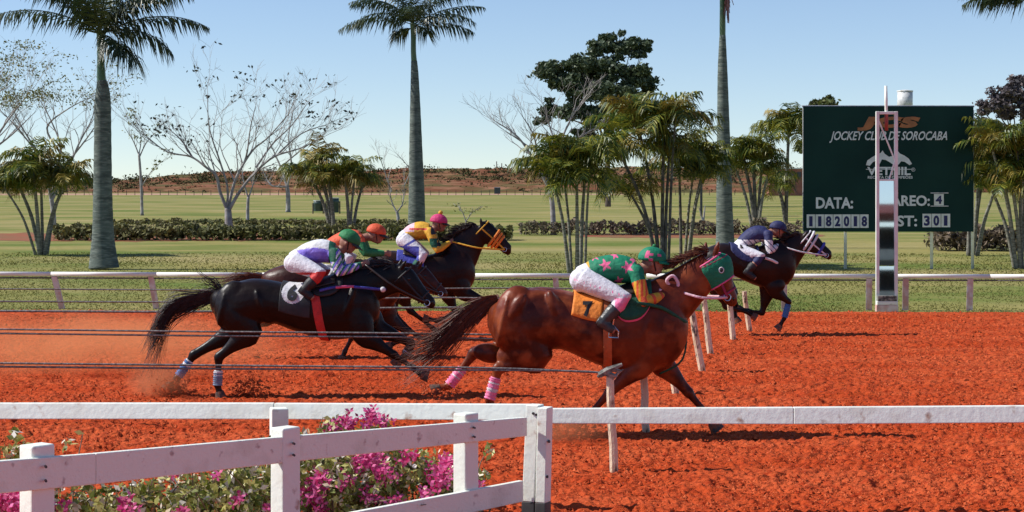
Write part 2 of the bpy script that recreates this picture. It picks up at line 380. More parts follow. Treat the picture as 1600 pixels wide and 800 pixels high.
# ------------------------------------------------------------------ lane posts and ropes
lanes = [((952, 583), (960, 735), 13), ((1005, 560), (1009, 675), 12), ((1049, 560), (1056, 616), 11), ((1078, 470), (1097, 580), 10.5),
         ((1099, 462), (1110, 553), 9.5), ((1138, 452), (1146, 531), 9), ((1163, 455), (1171, 516), 8)]
ords = ['nearest cream wooden lane post, with a twisted grey scrap on its top', 'cream lane post under the belly of the chestnut horse, second from the near rail',
        'stub of cream lane post between the forelegs of the chestnut horse', 'leaning cream lane post just right of the chestnut horse\'s chest, peeling dark marks',
        'thinner leaning cream lane post beneath the green hood, beyond the peeling one', 'cream lane post just below the muzzle of the green hooded chestnut horse', 'small far cream lane post beside the hooves of the dark horse by the sign']
for k, (t, b_, wpx) in enumerate(lanes):
    D = DG(b_[1]); base = G(*b_); root = thing('lane_post', ords[k], 'post', base, 'cream lane posts across the track'); topp = P(t[0], t[1], D)
    mb = MB(); r = wpx / F * D / 2; q = [base + Vector((0, 0, -.15)) + (topp - base) * 0] + [base.lerp(topp, f) + Vector((rnd.gauss(0, .004), 0, 0)) for f in (0, .25, .5, .75, 1)]
    mb.tube(q, [r * 1.05] * 3 + [r, r * .97, r * .92], 9); obj('shaft', mb, M['cream'], root, sm=False)
    if k == 0:
        mb = MB(); c = topp
        for (a, bq, rr) in [((-16, 3), (20, -14), 5.5), ((-14, -1), (12, 5), 5), ((-4, -6), (18, -3), 4.5), ((-18, 6), (-4, -6), 2.5), ((6, 8), (22, -6), 2.2), ((-2, 2), (6, 10), 5)]:
            p0 = c + Vector((a[0] / 200, rnd.uniform(-.03, 0), -a[1] / 200)); p1 = c + Vector((bq[0] / 200, rnd.uniform(-.03, .01), -bq[1] / 200))
            mb.tube([p0, p0.lerp(p1, .4) + Vector((0, 0, .008)), p1], [rr / 200, rr / 190, rr / 420], 6)
        obj('twisted_scrap', mb, M['twist'], root)
# ropes: (D at left, D at right, [(px, y) ...] per strand)
ropes = [(15.3, 15.0, [[(-400, 563), (0, 567.5), (450, 572), (760, 575), (952, 583)], [(-400, 569), (0, 573), (450, 577), (880, 579.5), (951, 586)]], 'pair of thin grey ropes nearest the camera, ending at the first lane post', .0085),
         (18.1, 17.4, [[(-400, 511), (0, 514.5), (300, 518), (640, 521), (1005, 527)], [(-400, 517), (0, 521), (300, 524.5), (640, 527), (1005, 534)]], 'pair of grey ropes passing in front of the belly of horse number 6', .009),
         (21.6, 20.6, [[(-400, 484.5), (0, 486), (300, 487), (600, 481.5), (745, 481), (1049, 486)]], 'grey rope along the dirt edge just behind the tail of horse number 6', .013),
         (23.9, 23.0, [[(-400, 470), (0, 471), (300, 471.5), (600, 466), (760, 466), (1081, 474)]], 'thin grey rope fourth from the camera, below the far rail', .011),
         (26.2, 25.4, [[(-400, 451), (0, 451.5), (300, 453), (600, 451.5), (900, 451), (1100, 465)]], 'thin grey rope farthest from the camera, closest under the far rail', .010)]
for DL, DR, strands_, lab, r in ropes:
    base = Vector((P(200, 0, DL).x, DL, 0)); root = thing('lane_rope', lab, 'rope', base, 'grey ropes dividing the lanes')
    for st in strands_:
        x0, x1 = st[0][0], st[-1][0]
        pts = smooth([tuple(P(px, py, DL + (DR - DL) * (px - x0) / (x1 - x0))) for px, py in st], 5)
        mb = MB(); mb.tube(pts, r, 6); obj('strand', mb, M['rope'], root, sm=True)

# ------------------------------------------------------------------ far rail
def far_rail(x0, x1, posts, lab, wires=True):
    D0 = 34.4
    root = thing('far_rail', lab, 'fence', (P((x0 + x1) / 2, 0, D0).x, D0, 0), 'white rails along the far side of the track')
    def yr(px): return 423.5 + (px) * .0035 if px < 900 else 427 + (px - 1240) * .002
    def Dx(px): return D0 - TH * (px - 800) / F * D0
    m = MB(); N = max(2, int((x1 - x0) / 150)); prev = None
    for i in range(N):
        a = x0 + (x1 - x0) * i / N; b = x0 + (x1 - x0) * (i + 1) / N
        pa, pb = P(a, yr(a) + 4.5, Dx(a)), P(b - .3, yr(b) + 4.5, Dx(b)); m.tube([pa, pb], [(.040, .044)] * 2, 10)
    obj('rail', m, M['rail'], root, sm=True)
    m = MB()
    for i in range(N):
        a = x0 + (x1 - x0) * i / N; b = x0 + (x1 - x0) * (i + 1) / N
        m.tube([P(a, yr(a) + 10.5, Dx(a) + .03), P(b - .3, yr(b) + 10.5, Dx(b) + .03)], .016, 6)
    obj('lower_strip', m, M['rope'], root, sm=True)
    for (tx, bx) in posts:
        t = P(tx, yr(tx) + 8, Dx(tx) + .02); b = Vector((P(bx, 0, Dx(bx)).x, Dx(bx) + .02, -.1))
        m = MB(); u = Vector((.05, 0, 0)); v = Vector((0, .04, 0))
        m.add([b - u - v, b + u - v, b + u + v, b - u + v, t - u - v, t + u - v, t + u + v, t - u + v], [(0, 1, 5, 4), (1, 2, 6, 5), (2, 3, 7, 6), (3, 0, 4, 7), (3, 2, 1, 0), (4, 5, 6, 7)])
        bevel(obj('post', m, M['pink'], root), .006)
far_rail(-250, 905, [(-120, -112), (85, 98), (236, 245), (388, 395), (540, 546), (700, 705), (868, 872)], 'white far rail with pink posts behind the galloping group, left side')
far_rail(1010, 1905, [(1090, 1090), (1225, 1226), (1358, 1358), (1415, 1415), (1516, 1515), (1660, 1660), (1800, 1800)], 'white far rail with pink posts beside the mirror pole, right side')

# ------------------------------------------------------------------ sign board
M['sign'] = mat('sign_canvas', (.007, .030, .026), (.010, .040, .033), .75, scale=.5, bump=.2, bscale=1.5, bdist=.1, spec=.15)
M['letter'] = mat('white_lettering', (.72, .74, .72), (.6, .62, .6), .7, scale=5)
M['orange_faded'] = mat('faded_orange_lettering', (.42, .16, .06), (.30, .12, .05), .8, scale=3)
M['mirror_frame'] = mat('white_pole_paint', (.86, .90, .82), (.76, .78, .70), .5, scale=5)
M['navy'] = mat('navy_ink', (.012, .014, .09), None, .6)
M['card'] = mat('white_card', (.70, .72, .66), (.60, .62, .56), .7, scale=4)
M['galv'] = mat('painted_steel', (.66, .66, .65), (.5, .5, .5), .45, scale=6)
SD = 50.5
root = thing('scoreboard', 'large dark green racecourse board on white legs with white lettering and digit cards', 'sign', (P(1388, 0, SD).x, SD, 0))
x0, x1 = P(1255, 0, SD).x, P(1521, 0, SD).x; zt, zb = P(0, 166, SD).z, P(0, 362, SD).z
m = MB(); nx, nz = 40, 30; vs = []
for j in range(nz + 1):
    for i in range(nx + 1):
        u, v = i / nx, j / nz
        vs.append((x0 + (x1 - x0) * u, SD + .012 * mnoise.noise((u * 4, v * 3, 1)) - .012, zb + (zt - zb) * v))
m.add(vs, [(j * (nx + 1) + i, j * (nx + 1) + i + 1, (j + 1) * (nx + 1) + i + 1, (j + 1) * (nx + 1) + i) for j in range(nz) for i in range(nx)])
obj('panel', m, M['sign'], root, sm=True)
m = MB()
m.box(((x0 + x1) / 2, SD + .045, zt + .0), (x1 - x0 + .06, .05, .05)); m.box(((x0 + x1) / 2, SD + .045, zb + .03), (x1 - x0, .05, .05))
for xx in (x0 + .02, x1 - .02, (x0 + x1) / 2): m.box((xx, SD + .045, (zt + zb) / 2), (.05, .046, zt - zb - .06))
bevel(obj('frame', m, M['galv'], root), .005)
for px in (1322, 1457, 1521, 1388):
    m = MB(); X = P(px, 0, SD).x; m.tube([(X, SD + .1, -.1), (X, SD + .1, zt - .1)], .042, 10); obj('leg', m, M['mirror_frame'], root, sm=True)
def text(body, px, py, hpx, mt, D, parent, name='lettering', shear=0, wpx=None, bold=.0, align='LEFT', ext=.004):
    """px,py: left/centre baseline in photo pixels; hpx: cap height in pixels; wpx: total width in pixels"""
    cu = bpy.data.curves.new('t', 'FONT'); cu.body = body; cu.size = 1; cu.shear = shear; cu.offset = bold; cu.extrude = 0; cu.align_x = 'LEFT'; cu.resolution_u = 3
    o = bpy.data.objects.new('t', cu); C.objects.link(o); dg = bpy.context.evaluated_depsgraph_get(); dg.update()
    me = bpy.data.meshes.new_from_object(o.evaluated_get(dg)); bpy.data.objects.remove(o)
    V = np.array([v.co for v in me.vertices]); mn = V.min(0); mxx = V.max(0)
    capH = .73; k = hpx / F * D / capH; kx = k if wpx is None else (wpx / F * D) / (mxx[0] - mn[0])
    p = P(px, py, D)
    ox = -mn[0] * kx if align == 'LEFT' else -(mn[0] + mxx[0]) / 2 * kx
    for v in me.vertices: v.co = Vector((p.x + ox + v.co.x * kx, D, p.z + v.co.y * k))
    bm = bmesh.new(); bm.from_mesh(me); bmesh.ops.solidify(bm, geom=bm.faces[:], thickness=ext); bm.to_mesh(me); bm.free()
    me.materials.clear()
    return obj(name, me, mt, parent)
TD = SD - .032
text('JOCKEY CLUB DE SOROCABA', 1296, 218.5, 13.8, M['letter'], TD, root, shear=.35, wpx=184, bold=.02, name='club_name')
text('JCS', 1340, 198, 15, M['orange_faded'], TD, root, shear=.2, wpx=98, bold=.075, name='club_logo')
text('VETNIL', 1355, 273, 12.5, M['letter'], TD, root, wpx=68, bold=.03, name='sponsor_name')
text('®', 1424, 268, 6, M['letter'], TD, root, name='registered_mark')
text('RECEITA DE CAMPEÕES', 1356, 279, 4.2, M['letter'], TD, root, wpx=70, bold=.02, name='sponsor_slogan')
text('DATA:', 1275, 325, 17, M['letter'], TD, root, wpx=58, bold=.035, name='date_word')
text('PÁREO:', 1383, 321, 16, M['letter'], TD, root, wpx=70, bold=.03, name='race_word')
text('DIST:', 1377, 353, 16.5, M['letter'], TD, root, wpx=56, bold=.03, name='distance_word')
# the two running horses above the sponsor name
hm = MB()
for dx, fl in ((0, 1),):
    A = [(1353, 258), (1355, 251), (1362, 246), (1370, 241), (1376, 239), (1379, 235), (1382, 240), (1389, 245), (1394, 249), (1398, 243), (1403, 236), (1406, 240), (1413, 243), (1420, 248), (1425, 256), (1421, 258), (1414, 253), (1408, 252), (1404, 257), (1398, 259), (1391, 254), (1384, 250), (1378, 249), (1374, 257), (1370, 251), (1364, 253), (1359, 259)]
    pts = [P(x, y, TD) for x, y in A]; bm = bmesh.new(); f = bm.faces.new([bm.verts.new(p) for p in pts]); bmesh.ops.triangulate(bm, faces=[f]); bmesh.ops.solidify(bm, geom=bm.faces[:], thickness=.004)
    me = bpy.data.meshes.new('horses'); bm.to_mesh(me); bm.free()
obj('sponsor_emblem', me, M['letter'], root)
m = MB(); m.box(P(1389, 264.5, TD), (72 / F * TD, .004, .9 / F * TD)); obj('emblem_line', m, M['letter'], root)
def cards(chars, px0, px1, y0, y1, gap=.8):
    n = len(chars); wd = (px1 - px0) / n
    for i, ch in enumerate(chars):
        m = MB(); c = P(px0 + wd * (i + .5), (y0 + y1) / 2, TD); m.box(c, ((wd - gap) / F * TD, .008, (y1 - y0) / F * TD)); cd = obj('digit_card', m, M['card'], root)
        text(ch, px0 + wd * (i + .5), y1 - 3.2, (y1 - y0) - 6, M['navy'], TD - .008, cd, name='digit', wpx=(wd * .62 if ch != '1' else wd * .38), bold=.045, align='C')
cards('1182018', 1260, 1357.5, 335, 356); cards('4', 1459, 1475, 303, 321); cards('301', 1441, 1485, 334, 355)
m = MB(); m.box(P(1468, 301.5, TD), (28 / F * TD, .01, .02)); m.box(P(1468, 322, TD), (28 / F * TD, .01, .02)); obj('card_rail', m, M['galv'], root)

# ------------------------------------------------------------------ finish pole with mirror
M['mirror'] = mat('mirror_glass', (.80, .84, .88), None, .02, metal=1)
M['red'] = mat('red_paint', (.40, .06, .04), (.30, .05, .04), .6, scale=5)
MD = 33.9
root = thing('finish_mirror', 'tall narrow white framed mirror pole at the finish line before the green board', 'mirror', (P(1385.5, 0, MD).x, MD, 0))
k = MD / F
m = MB()
for px in (1371, 1400): m.box((P(px, 0, MD).x, MD, (P(0, 174, MD).z) / 2), (5.2 * k, .06, P(0, 174, MD).z))
m.box(P(1385.5, 176.5, MD), (24 * k, .056, 4.4 * k)); m.box(P(1385.5, 281, MD), (24 * k, .05, 2.5 * k)); bevel(obj('frame', m, M['mirror_frame'], root), .006)
m = MB(); m.tube([P(1372, 186, MD), P(1398, 250, MD)], .014, 6); m.tube([P(1398, 252, MD), P(1389, 281, MD)], .014, 6); obj('brace', m, M['mirror_frame'], root)
m = MB(); t_ = .020; p = [P(1374, 415, MD - .01), P(1397.5, 415, MD - .01), P(1397.5, 282.5, MD - .01), P(1374, 282.5, MD - .01)]
for q in (p[2], p[3]): q.y += (p[2].z - p[1].z) * t_
p2 = [q + Vector((0, .012, 0)) for q in p]; m.hexa(p + p2); obj('mirror_panel', m, M['mirror'], root)
m = MB(); p = [P(1374, 474, MD - .02), P(1397.5, 474, MD - .02), P(1397.5, 416, MD - .02), P(1374, 416, MD - .02)]
for q in (p[2], p[3]): q.y += (p[2].z - p[1].z) * .036
m.hexa(p + [q + Vector((0, .012, 0)) for q in p]); obj('mirror_panel', m, M['mirror'], root)
m = MB(); m.tube([P(1385, 200, MD + .02), P(1384.5, 158, MD + .02), P(1384, 134, MD + .02)], [.022, .03, .026], 8); obj('top_pole', m, M['mirror_frame'], root, sm=True)
m = MB(); m.tube([P(1385, 204, MD + .01), P(1385, 178, MD + .01)], .033, 8); obj('red_sleeve', m, M['red'], root, sm=True)
for i, (ya, yb, mt) in enumerate([(462, 470, 'twist'), (470.4, 476, 'white_old'), (476.4, 487, 'pink')]):
    m = MB(); c = P(1385.5, (ya + yb) / 2, MD - .06); m.box(c, ((30 + i * 2) * k, .14, (yb - ya) * k)); bevel(obj('base_block', m, M[mt], root), .005)
# grandstand behind the camera: what the mirror shows
M['roof'] = mat('rusty_red_roof', (.15, .035, .025), (.09, .022, .016), .8, scale=2)
M['grey_wall'] = mat('grey_wall', (.36, .36, .36), (.28, .28, .28), .8, scale=2)
gs = thing('grandstand', 'low grandstand with a rusty red roof, seen only in the tall mirror', 'building', (25, -42, 0))
m = MB(); m.box((25, -42, 3.55), (90, 7, .12), rot=Matrix.Rotation(R(-9), 3, 'X')); m.box((25, -38.4, 3.2), (90, .15, .5)); obj('roof', m, M['roof'], gs)
m = MB(); m.box((25, -45, 1.4), (90, .2, 2.8)); obj('back_wall', m, M['darkgrey'], gs)
m = MB(); m.box((25, -38.3, 1.15), (90, .15, .6)); obj('parapet', m, M['grey_wall'], gs)
m = MB(); m.box((25, -38.35, .42), (90, .12, .84)); obj('lower_wall', m, M['darkgrey'], gs)
for i in range(10):
    m = MB(); m.box((-17 + i * 9.3, -38.7, 1.6), (.2, .2, 3.2)); obj('pillar', m, M['grey_wall'], gs)
# ------------------------------------------------------------------ palms and trees
M['ptrunk'] = mat('royal_palm_trunk', (.115, .14, .12), (.06, .075, .065), .9, scale=2.2, bump=.4, bscale=14, c3=(.19, .21, .18), s3=7, stretch=(.6, .6, 3), bdist=.03)
M['pbase'] = mat('palm_base_bark', (.13, .085, .07), (.22, .17, .15), .95, scale=6, bump=.6)
M['shaft'] = mat('palm_crownshaft', (.05, .11, .045), (.08, .13, .05), .4, scale=2)
M['frond'] = mat('royal_frond', (.018, .040, .015), (.035, .058, .018), .4, scale=1.2, island=(.07, .085, .03), trans=.15)
M['areca'] = mat('areca_frond', (.075, .13, .020), (.03, .06, .014), .45, scale=1.3, island=(.34, .31, .035), trans=.3)
M['areca_y'] = mat('yellowed_frond', (.36, .27, .035), (.24, .15, .025), .6, scale=1.5, island=(.12, .13, .03), trans=.2)
M['stem'] = mat('palm_stem', (.26, .25, .20), (.12, .11, .08), .85, scale=7, bump=.3, stretch=(1, 1, 4))
M['stem_d'] = mat('dark_palm_stem', (.07, .06, .05), (.15, .14, .12), .9, scale=7, bump=.3)
M['bark'] = mat('pale_bark', (.40, .37, .35), (.24, .21, .20), .9, scale=3, bump=.3)
M['bark_d'] = mat('dark_bark', (.08, .06, .05), (.13, .10, .09), .9, scale=3, bump=.3)
M['leaf_dk'] = mat('dark_tree_leaf', (.035, .05, .042), (.025, .035, .03), .6, scale=2, island=(.06, .07, .045), trans=.1)
M['leaf_yg'] = mat('yellow_green_leaf', (.17, .18, .04), (.11, .14, .035), .6, scale=2, island=(.24, .21, .05), trans=.15)
M['leaf_ever'] = mat('evergreen_leaf', (.045, .072, .032), (.065, .095, .045), .6, scale=.3, island=(.12, .15, .08), trans=.15)
M['leaf_olive'] = mat('olive_leaf', (.07, .10, .025), (.10, .12, .03), .6, scale=.3, island=(.15, .15, .04), trans=.12)
M['leaf_grey'] = mat('dry_grey_leaf', (.11, .09, .10), (.07, .065, .07), .7, scale=.6, island=(.17, .13, .12), trans=.1)
M['hedge'] = mat('hedge_leaf', (.075, .08, .026), (.11, .09, .036), .8, scale=.5, island=(.22, .21, .06), trans=.1)
M['hedge_dry'] = mat('dry_hedge_leaf', (.13, .095, .06), (.10, .095, .045), .85, scale=.4, island=(.22, .16, .11), trans=.1)
M['seed'] = mat('palm_flower_stalk', (.30, .15, .14), (.2, .1, .1), .8, scale=9)

def frond(mb, c, az, el, L, droop, nl, ll, lw, vee=0, hang=.6, rr=.02, start=.12, curl=0):
    """arching rachis with leaflets. az heading, el start elevation, droop total bend"""
    pts = []; p = Vector(c); a = el; n = 12; st = L / n; side0 = Vector((-math.sin(az), math.cos(az), 0))
    for i in range(n + 1):
        pts.append(p.copy()); a2 = a - droop * (i / n) ** 1.3
        p = p + Vector((math.cos(az) * math.cos(a2), math.sin(az) * math.cos(a2), math.sin(a2))) * st
    mb.tube(pts, [rr * (1 - .8 * i / n) for i in range(n + 1)], 4)
    for j in range(nl):
        t = start + (1 - start) * (j + rnd.random() * .5) / nl; x = t * n; i = min(int(x), n - 1); q = pts[i].lerp(pts[i + 1], x - i)
        tg = (pts[i + 1] - pts[i]).normalized(); up = side0.cross(tg); 
        if up.z < 0: up = -up
        pr = math.sin(math.pi * min(.98, .18 + t * .80)) ** .6
        for sgn in (-1, 1):
            d = (side0 * sgn + tg * rnd.uniform(.45, .9) + up * (vee + rnd.uniform(-.35, .35))).normalized()
            l = ll * pr * rnd.uniform(.8, 1.1)
            m1 = q + d * l * .5 - Vector((0, 0, hang * l * .12)); e = q + d * l * .85 - Vector((0, 0, hang * l * rnd.uniform(.4, .75)))
            wv = tg * (lw / 2) if abs(tg.dot(d)) < .8 else up * (lw / 2)
            mb.add([q - wv * .6, q + wv * .6, m1 + wv, m1 - wv, e], [(0, 1, 2, 3), (3, 2, 4)])
def royal(lab, px, base_y, prof, crown, L, nf=17, seed=1, fr=None, group='royal palms standing in a row across the infield'):
    global rnd; rnd = random.Random(seed)
    D = DG(base_y); base = Vector((P(px, 0, D).x, D, 0)); root = thing('royal_palm', lab, 'palm tree', base, group)
    m = MB(); pts = []; rad = []
    for (x, y, wd) in prof: pts.append(tuple(P(x, y, D)) + (wd / F * D / 2,))
    sp = smooth(pts, 6); k = [i for i, q in enumerate(sp) if q[2] < P(0, prof[1][1], D).z]
    m.tube([q[:3] for q in sp], [q[3] * (1 + .025 * (i % 2)) for i, q in enumerate(sp)], 20); tr = obj('trunk', m, M['ptrunk'], root, sm=True)
    
    m = MB(); sp = smooth([tuple(P(x, y, D)) + (wd / F * D / 2,) for (x, y, wd) in crown], 5)
    m.tube([q[:3] for q in sp], [q[3] for q in sp], 14); obj('crownshaft', m, M['shaft'], root, sm=True)
    c = Vector(sp[-1][:3]); 
    for i in range(nf):
        m = MB()
        if fr and i < len(fr): az, el, dr, sc = fr[i]
        else: az = 2.4 * i + rnd.uniform(-.3, .3); el = rnd.uniform(.35, 1.3); dr = rnd.uniform(1.1, 2.0); sc = rnd.uniform(.85, 1.05)
        frond(m, c + Vector((math.cos(az), math.sin(az), 0)) * .05 - Vector((0, 0, rnd.uniform(0, .3))), R(az) if fr and i < len(fr) else az, R(el) if fr and i < len(fr) else el, L * sc, R(dr) if fr and i < len(fr) else dr, 46, L * .29, .042 * L / 2.7, vee=.1, hang=1.25, rr=.028, start=.10)
        obj('frond', m, M['frond'], root)
    return root, c, D
# fronds: azimuth (0 = screen right, 90 = away), elevation, droop, length factor
royal('leftmost royal palm with bulging grey trunk, tallest and nearest in view', 162, 419,
      [(162.5, 419, 47), (161.5, 395, 40), (161, 362, 33), (160.5, 300, 29), (160.5, 220, 26.5), (160.5, 165, 25), (160.5, 142, 21), (159, 126, 15)],
      [(159, 128, 14.5), (158, 112, 13), (157.5, 90, 11.5), (157.5, 65, 12), (158, 50, 15)], 2.9, 18, 3,
      [(5, 28, 60, 1.0), (178, 30, 55, 1.05), (20, 14, 75, .7), (-20, -8, 60, .45), (165, 65, 60, .8), (-160, 52, 60, 1.05), (170, 58, 70, 1.0), (5, 58, 80, 1.0), (-30, 48, 70, .85), (35, 62, 80, 1.0), (90, 60, 70, .9), (-90, 60, 80, .8), (140, 72, 70, 1.0), (-140, 65, 80, 1.0), (60, 78, 50, 1.0), (-60, 70, 70, .95), (-45, -5, 70, .35), (0, 78, 60, 1.0)])
royal('middle royal palm with smooth grey trunk rising behind the yellow jockey', 651, 364,
      [(651, 364, 30), (651, 345, 27), (651, 300, 24.5), (650, 250, 21.5), (649, 180, 17), (648, 120, 12.5), (647, 95, 9.5)],
      [(647, 96, 9.3), (646, 80, 8.5), (646, 55, 8.5), (646, 36, 11)], 3.4, 18, 4,
      [(178, 18, 55, 1.0), (182, 30, 85, .9), (3, 32, 45, 1.0), (5, 12, 45, .8), (170, 50, 75, 1.0), (15, 55, 75, 1.0), (-20, 30, 70, .9), (160, 10, 60, .25), (-30, 0, 60, .25), (90, 40, 80, .9), (-90, 40, 80, .9), (-150, 45, 80, 1.0), (45, 62, 70, 1.0), (130, 65, 70, 1.0), (-60, 70, 70, 1.0), (0, 75, 60, 1.0), (180, 72, 60, 1.0), (-120, 75, 50, 1.0)])
r3, c3_, D3 = royal('royal palm with pale slim trunk left of the green board, crown above the view', 1133, 386,
      [(1133, 386, 31), (1133, 370, 28), (1132, 330, 25.5), (1131, 250, 22), (1130, 180, 18.5), (1129, 110, 15), (1129, 55, 9.5)],
      [(1129, 57, 9.3), (1129, 40, 9.5), (1129, 0, 9), (1129, -60, 12)], 3.2, 17, 5)
rnd = random.Random(9); m = MB()
for i in range(60):
    p0 = P(1132, -14, D3) + Vector((.02, -.1, 0)); q = P(1136 + rnd.gauss(0, 2.6), rnd.uniform(5, 37), D3) + Vector((0, -.2 + rnd.gauss(0, .1), 0)); m.tube([p0, p0.lerp(q, .5) + Vector((.04, 0, .05)), q], .014, 3)
obj('flower_stalks', m, M['seed'], r3)
royal('royal palm outside the right edge, only its drooping fronds in the top right corner', 1622, 415,
      [(1622, 415, 44), (1622, 390, 40), (1621, 300, 34), (1620, 200, 33), (1619, 110, 27), (1619, 80, 20)],
      [(1619, 80, 18), (1618, 50, 14), (1618, 10, 13), (1618, -12, 15)], 2.6, 17, 6,
      [(178, 38, 75, .85), (172, 22, 60, .75), (188, 10, 40, .6), (200, 40, 100, .8)])

# --- areca style clump palms
def areca(lab, base, stems, crowns, seed, dark=False, yellow=0, fl=1.0, nfr=13, group='clumping palms in the infield', cat='palm clump', fan=0):
    """base (px, py); stems [(top px, top py, base dx)]; crowns [(px, py, frond length px)]"""
    global rnd; rnd = random.Random(seed); D = DG(base[1]); s_ = D / F; bp = G(*base); root = thing('clump_palm', lab, cat, bp, group)
    sp_ = [d[2] for d in stems]; lo_, hi_ = min(sp_), max(sp_); xs_ = sorted(c_[0] for c_ in crowns)
    for (cx, cy, Lp) in crowns:
        c = P(cx, cy, D) + Vector((0, rnd.uniform(-.6, .6), 0)); L = Lp * s_ * 1.62
        dx = lo_ + (hi_ - lo_) * (xs_.index(cx) + .5) / len(xs_) + rnd.uniform(-1.5, 1.5); b = bp + Vector((dx * s_, (c.y - D) * .5, -.05)); md = b.lerp(c, .55) + Vector((-(c.x - b.x) * .16, 0, 0))
        m = MB(); r = rnd.uniform(1.9, 3.0) * s_; sp = smooth([tuple(b), tuple(md), tuple(c)], 7); m.tube(sp, [r * (1.2 - .5 * i / 14) * (1 + .1 * (i % 2)) for i in range(len(sp))], 7)
        obj('stem', m, M['stem_d'] if dark and rnd.random() < .6 else M['stem'], root, sm=True)
        m = MB(); m2 = MB()
        for i in range(nfr):
            az = i * 2.4 + rnd.uniform(-.4, .4); el = rnd.uniform(.55, 1.6); mm = m2 if rnd.random() < yellow else m
            frond(mm, c - Vector((0, 0, rnd.uniform(0, .22) * L)), az, el, L * rnd.uniform(.75, 1.1) * fl, rnd.uniform(1.1, 2.8), 22, L * .46, L * .034, vee=.30, hang=1.1, rr=.012 * L + .006, start=.16)
        if m.v: obj('fronds', m, M['areca'], root)
        if m2.v: obj('yellowed_fronds', m2, M['areca_y'], root)
areca('clump palm at the left edge with yellow-green fronds, beside the leftmost royal palm', (66, 397), [(30, 300, -6), (58, 300, -3), (64, 290, -1), (92, 300, 3), (105, 296, 6)],
      [(28, 286, 46), (58, 262, 50), (66, 282, 44), (92, 288, 46), (108, 284, 40), (12, 290, 36)], 11, yellow=.2)
areca('bushy yellow-topped clump palm behind the green helmeted jockey', (518, 369), [(497, 296, 5), (515, 300, 2), (500, 290, 0), (524, 300, 6)], [(480, 268, 36), (497, 258, 38), (512, 276, 34), (500, 285, 34)], 12, yellow=.35)
areca('smaller dark clump palm right of the yellow-topped one', (548, 369), [(540, 300, 0), (556, 300, 4), (552, 296, -3)], [(540, 280, 34), (556, 272, 33), (565, 290, 30)], 13, yellow=.15)
areca('clump palm with pale stems below the grey leafless tree, left in the central group', (893, 425), [(862, 306, -8), (882, 300, -3), (914, 292, 20), (920, 300, 24)],
      [(860, 268, 50), (878, 255, 52), (915, 270, 62), (922, 245, 55), (900, 285, 46)], 14, yellow=.12)
areca('tallest clump palm with thick dark leaning stem, centre of the central group', (1036, 418), [(1000, 205, -4), (1018, 262, 4), (1045, 240, 0), (985, 300, -10), (1050, 262, 8)],
      [(1000, 198, 62), (1040, 190, 58), (965, 235, 50), (985, 300, 42), (1055, 180, 50), (1048, 240, 44)], 15, dark=True, yellow=.3)
areca('dark clump palm with bare stems, right in the central group before the slim royal palm', (1068, 412), [(1058, 290, -6), (1082, 290, 2), (1092, 300, 8), (1074, 280, 0)],
      [(1060, 255, 50), (1085, 250, 48), (1095, 275, 40), (1100, 252, 36)], 16, dark=True, yellow=.08)
areca('dark clump palm between the slim royal palm and the green board', (1180, 357), [(1165, 270, -4), (1176, 280, 0), (1190, 275, 6)], [(1160, 245, 38), (1176, 240, 40), (1192, 250, 38), (1150, 262, 30), (1200, 272, 32)], 17, dark=True, yellow=.15)
areca('slender single palm with arching crown touching the left of the green board', (1228, 352), [(1231, 225, 0), (1212, 300, -2)], [(1231, 205, 44), (1231, 200, 40), (1213, 288, 30)], 18, dark=True, yellow=.12)
areca('broad yellow-green clump palm at the right edge beside the green board', (1590, 418), [(1566, 270, -6), (1582, 262, -3), (1600, 265, 3), (1612, 275, 8), (1552, 300, -4)],
      [(1562, 245, 50), (1584, 232, 54), (1602, 262, 50), (1548, 290, 42), (1574, 290, 44), (1540, 225, 42), (1615, 230, 50)], 19, yellow=.3)
areca('vase shaped clump of thin stems behind the right legs of the green board', (1518, 398), [(1484, 300, -8), (1498, 300, -4), (1508, 290, -2), (1520, 290, 0), (1532, 290, 3), (1545, 290, 6), (1552, 310, 8)],
      [(1530, 262, 44), (1545, 245, 46), (1508, 262, 36), (1552, 290, 40), (1535, 215, 42)], 20, dark=True, yellow=.2)

# --- branching trees
def grow(mb, tips, p, d, L, r, lvl, up=.15, spread=.6, n0=3, flat=.55):
    segs = 4; pts = [p.copy()]; q = p.copy(); dd = d.normalized()
    for i in range(segs):
        dd = (dd + Vector((rnd.gauss(0, .14), rnd.gauss(0, .14) * flat, rnd.gauss(0, .1) + up * .3))).normalized(); q = q + dd * L / segs; pts.append(q.copy())
    r2 = r * .55; mb.tube(pts, [r + (r2 - r) * i / segs for i in range(segs + 1)], 5 if r > .02 else 3, cap=False)
    if lvl == 0: tips.append((pts[-1], dd)); tips.append((pts[2], dd)); return
    for k in range(n0):
        t = rnd.uniform(.35, 1) if k else 1.0; x = t * segs; i = min(int(x), segs - 1); s0 = pts[i].lerp(pts[i + 1], x - i)
        nd = (dd + Vector((rnd.gauss(0, spread), rnd.gauss(0, spread) * flat, rnd.gauss(0, spread * .6) + up))).normalized()
        grow(mb, tips, s0, nd, L * rnd.uniform(.55, .8), max(r2 * rnd.uniform(.7, .95), .006), lvl - 1, up, spread, n0, flat)
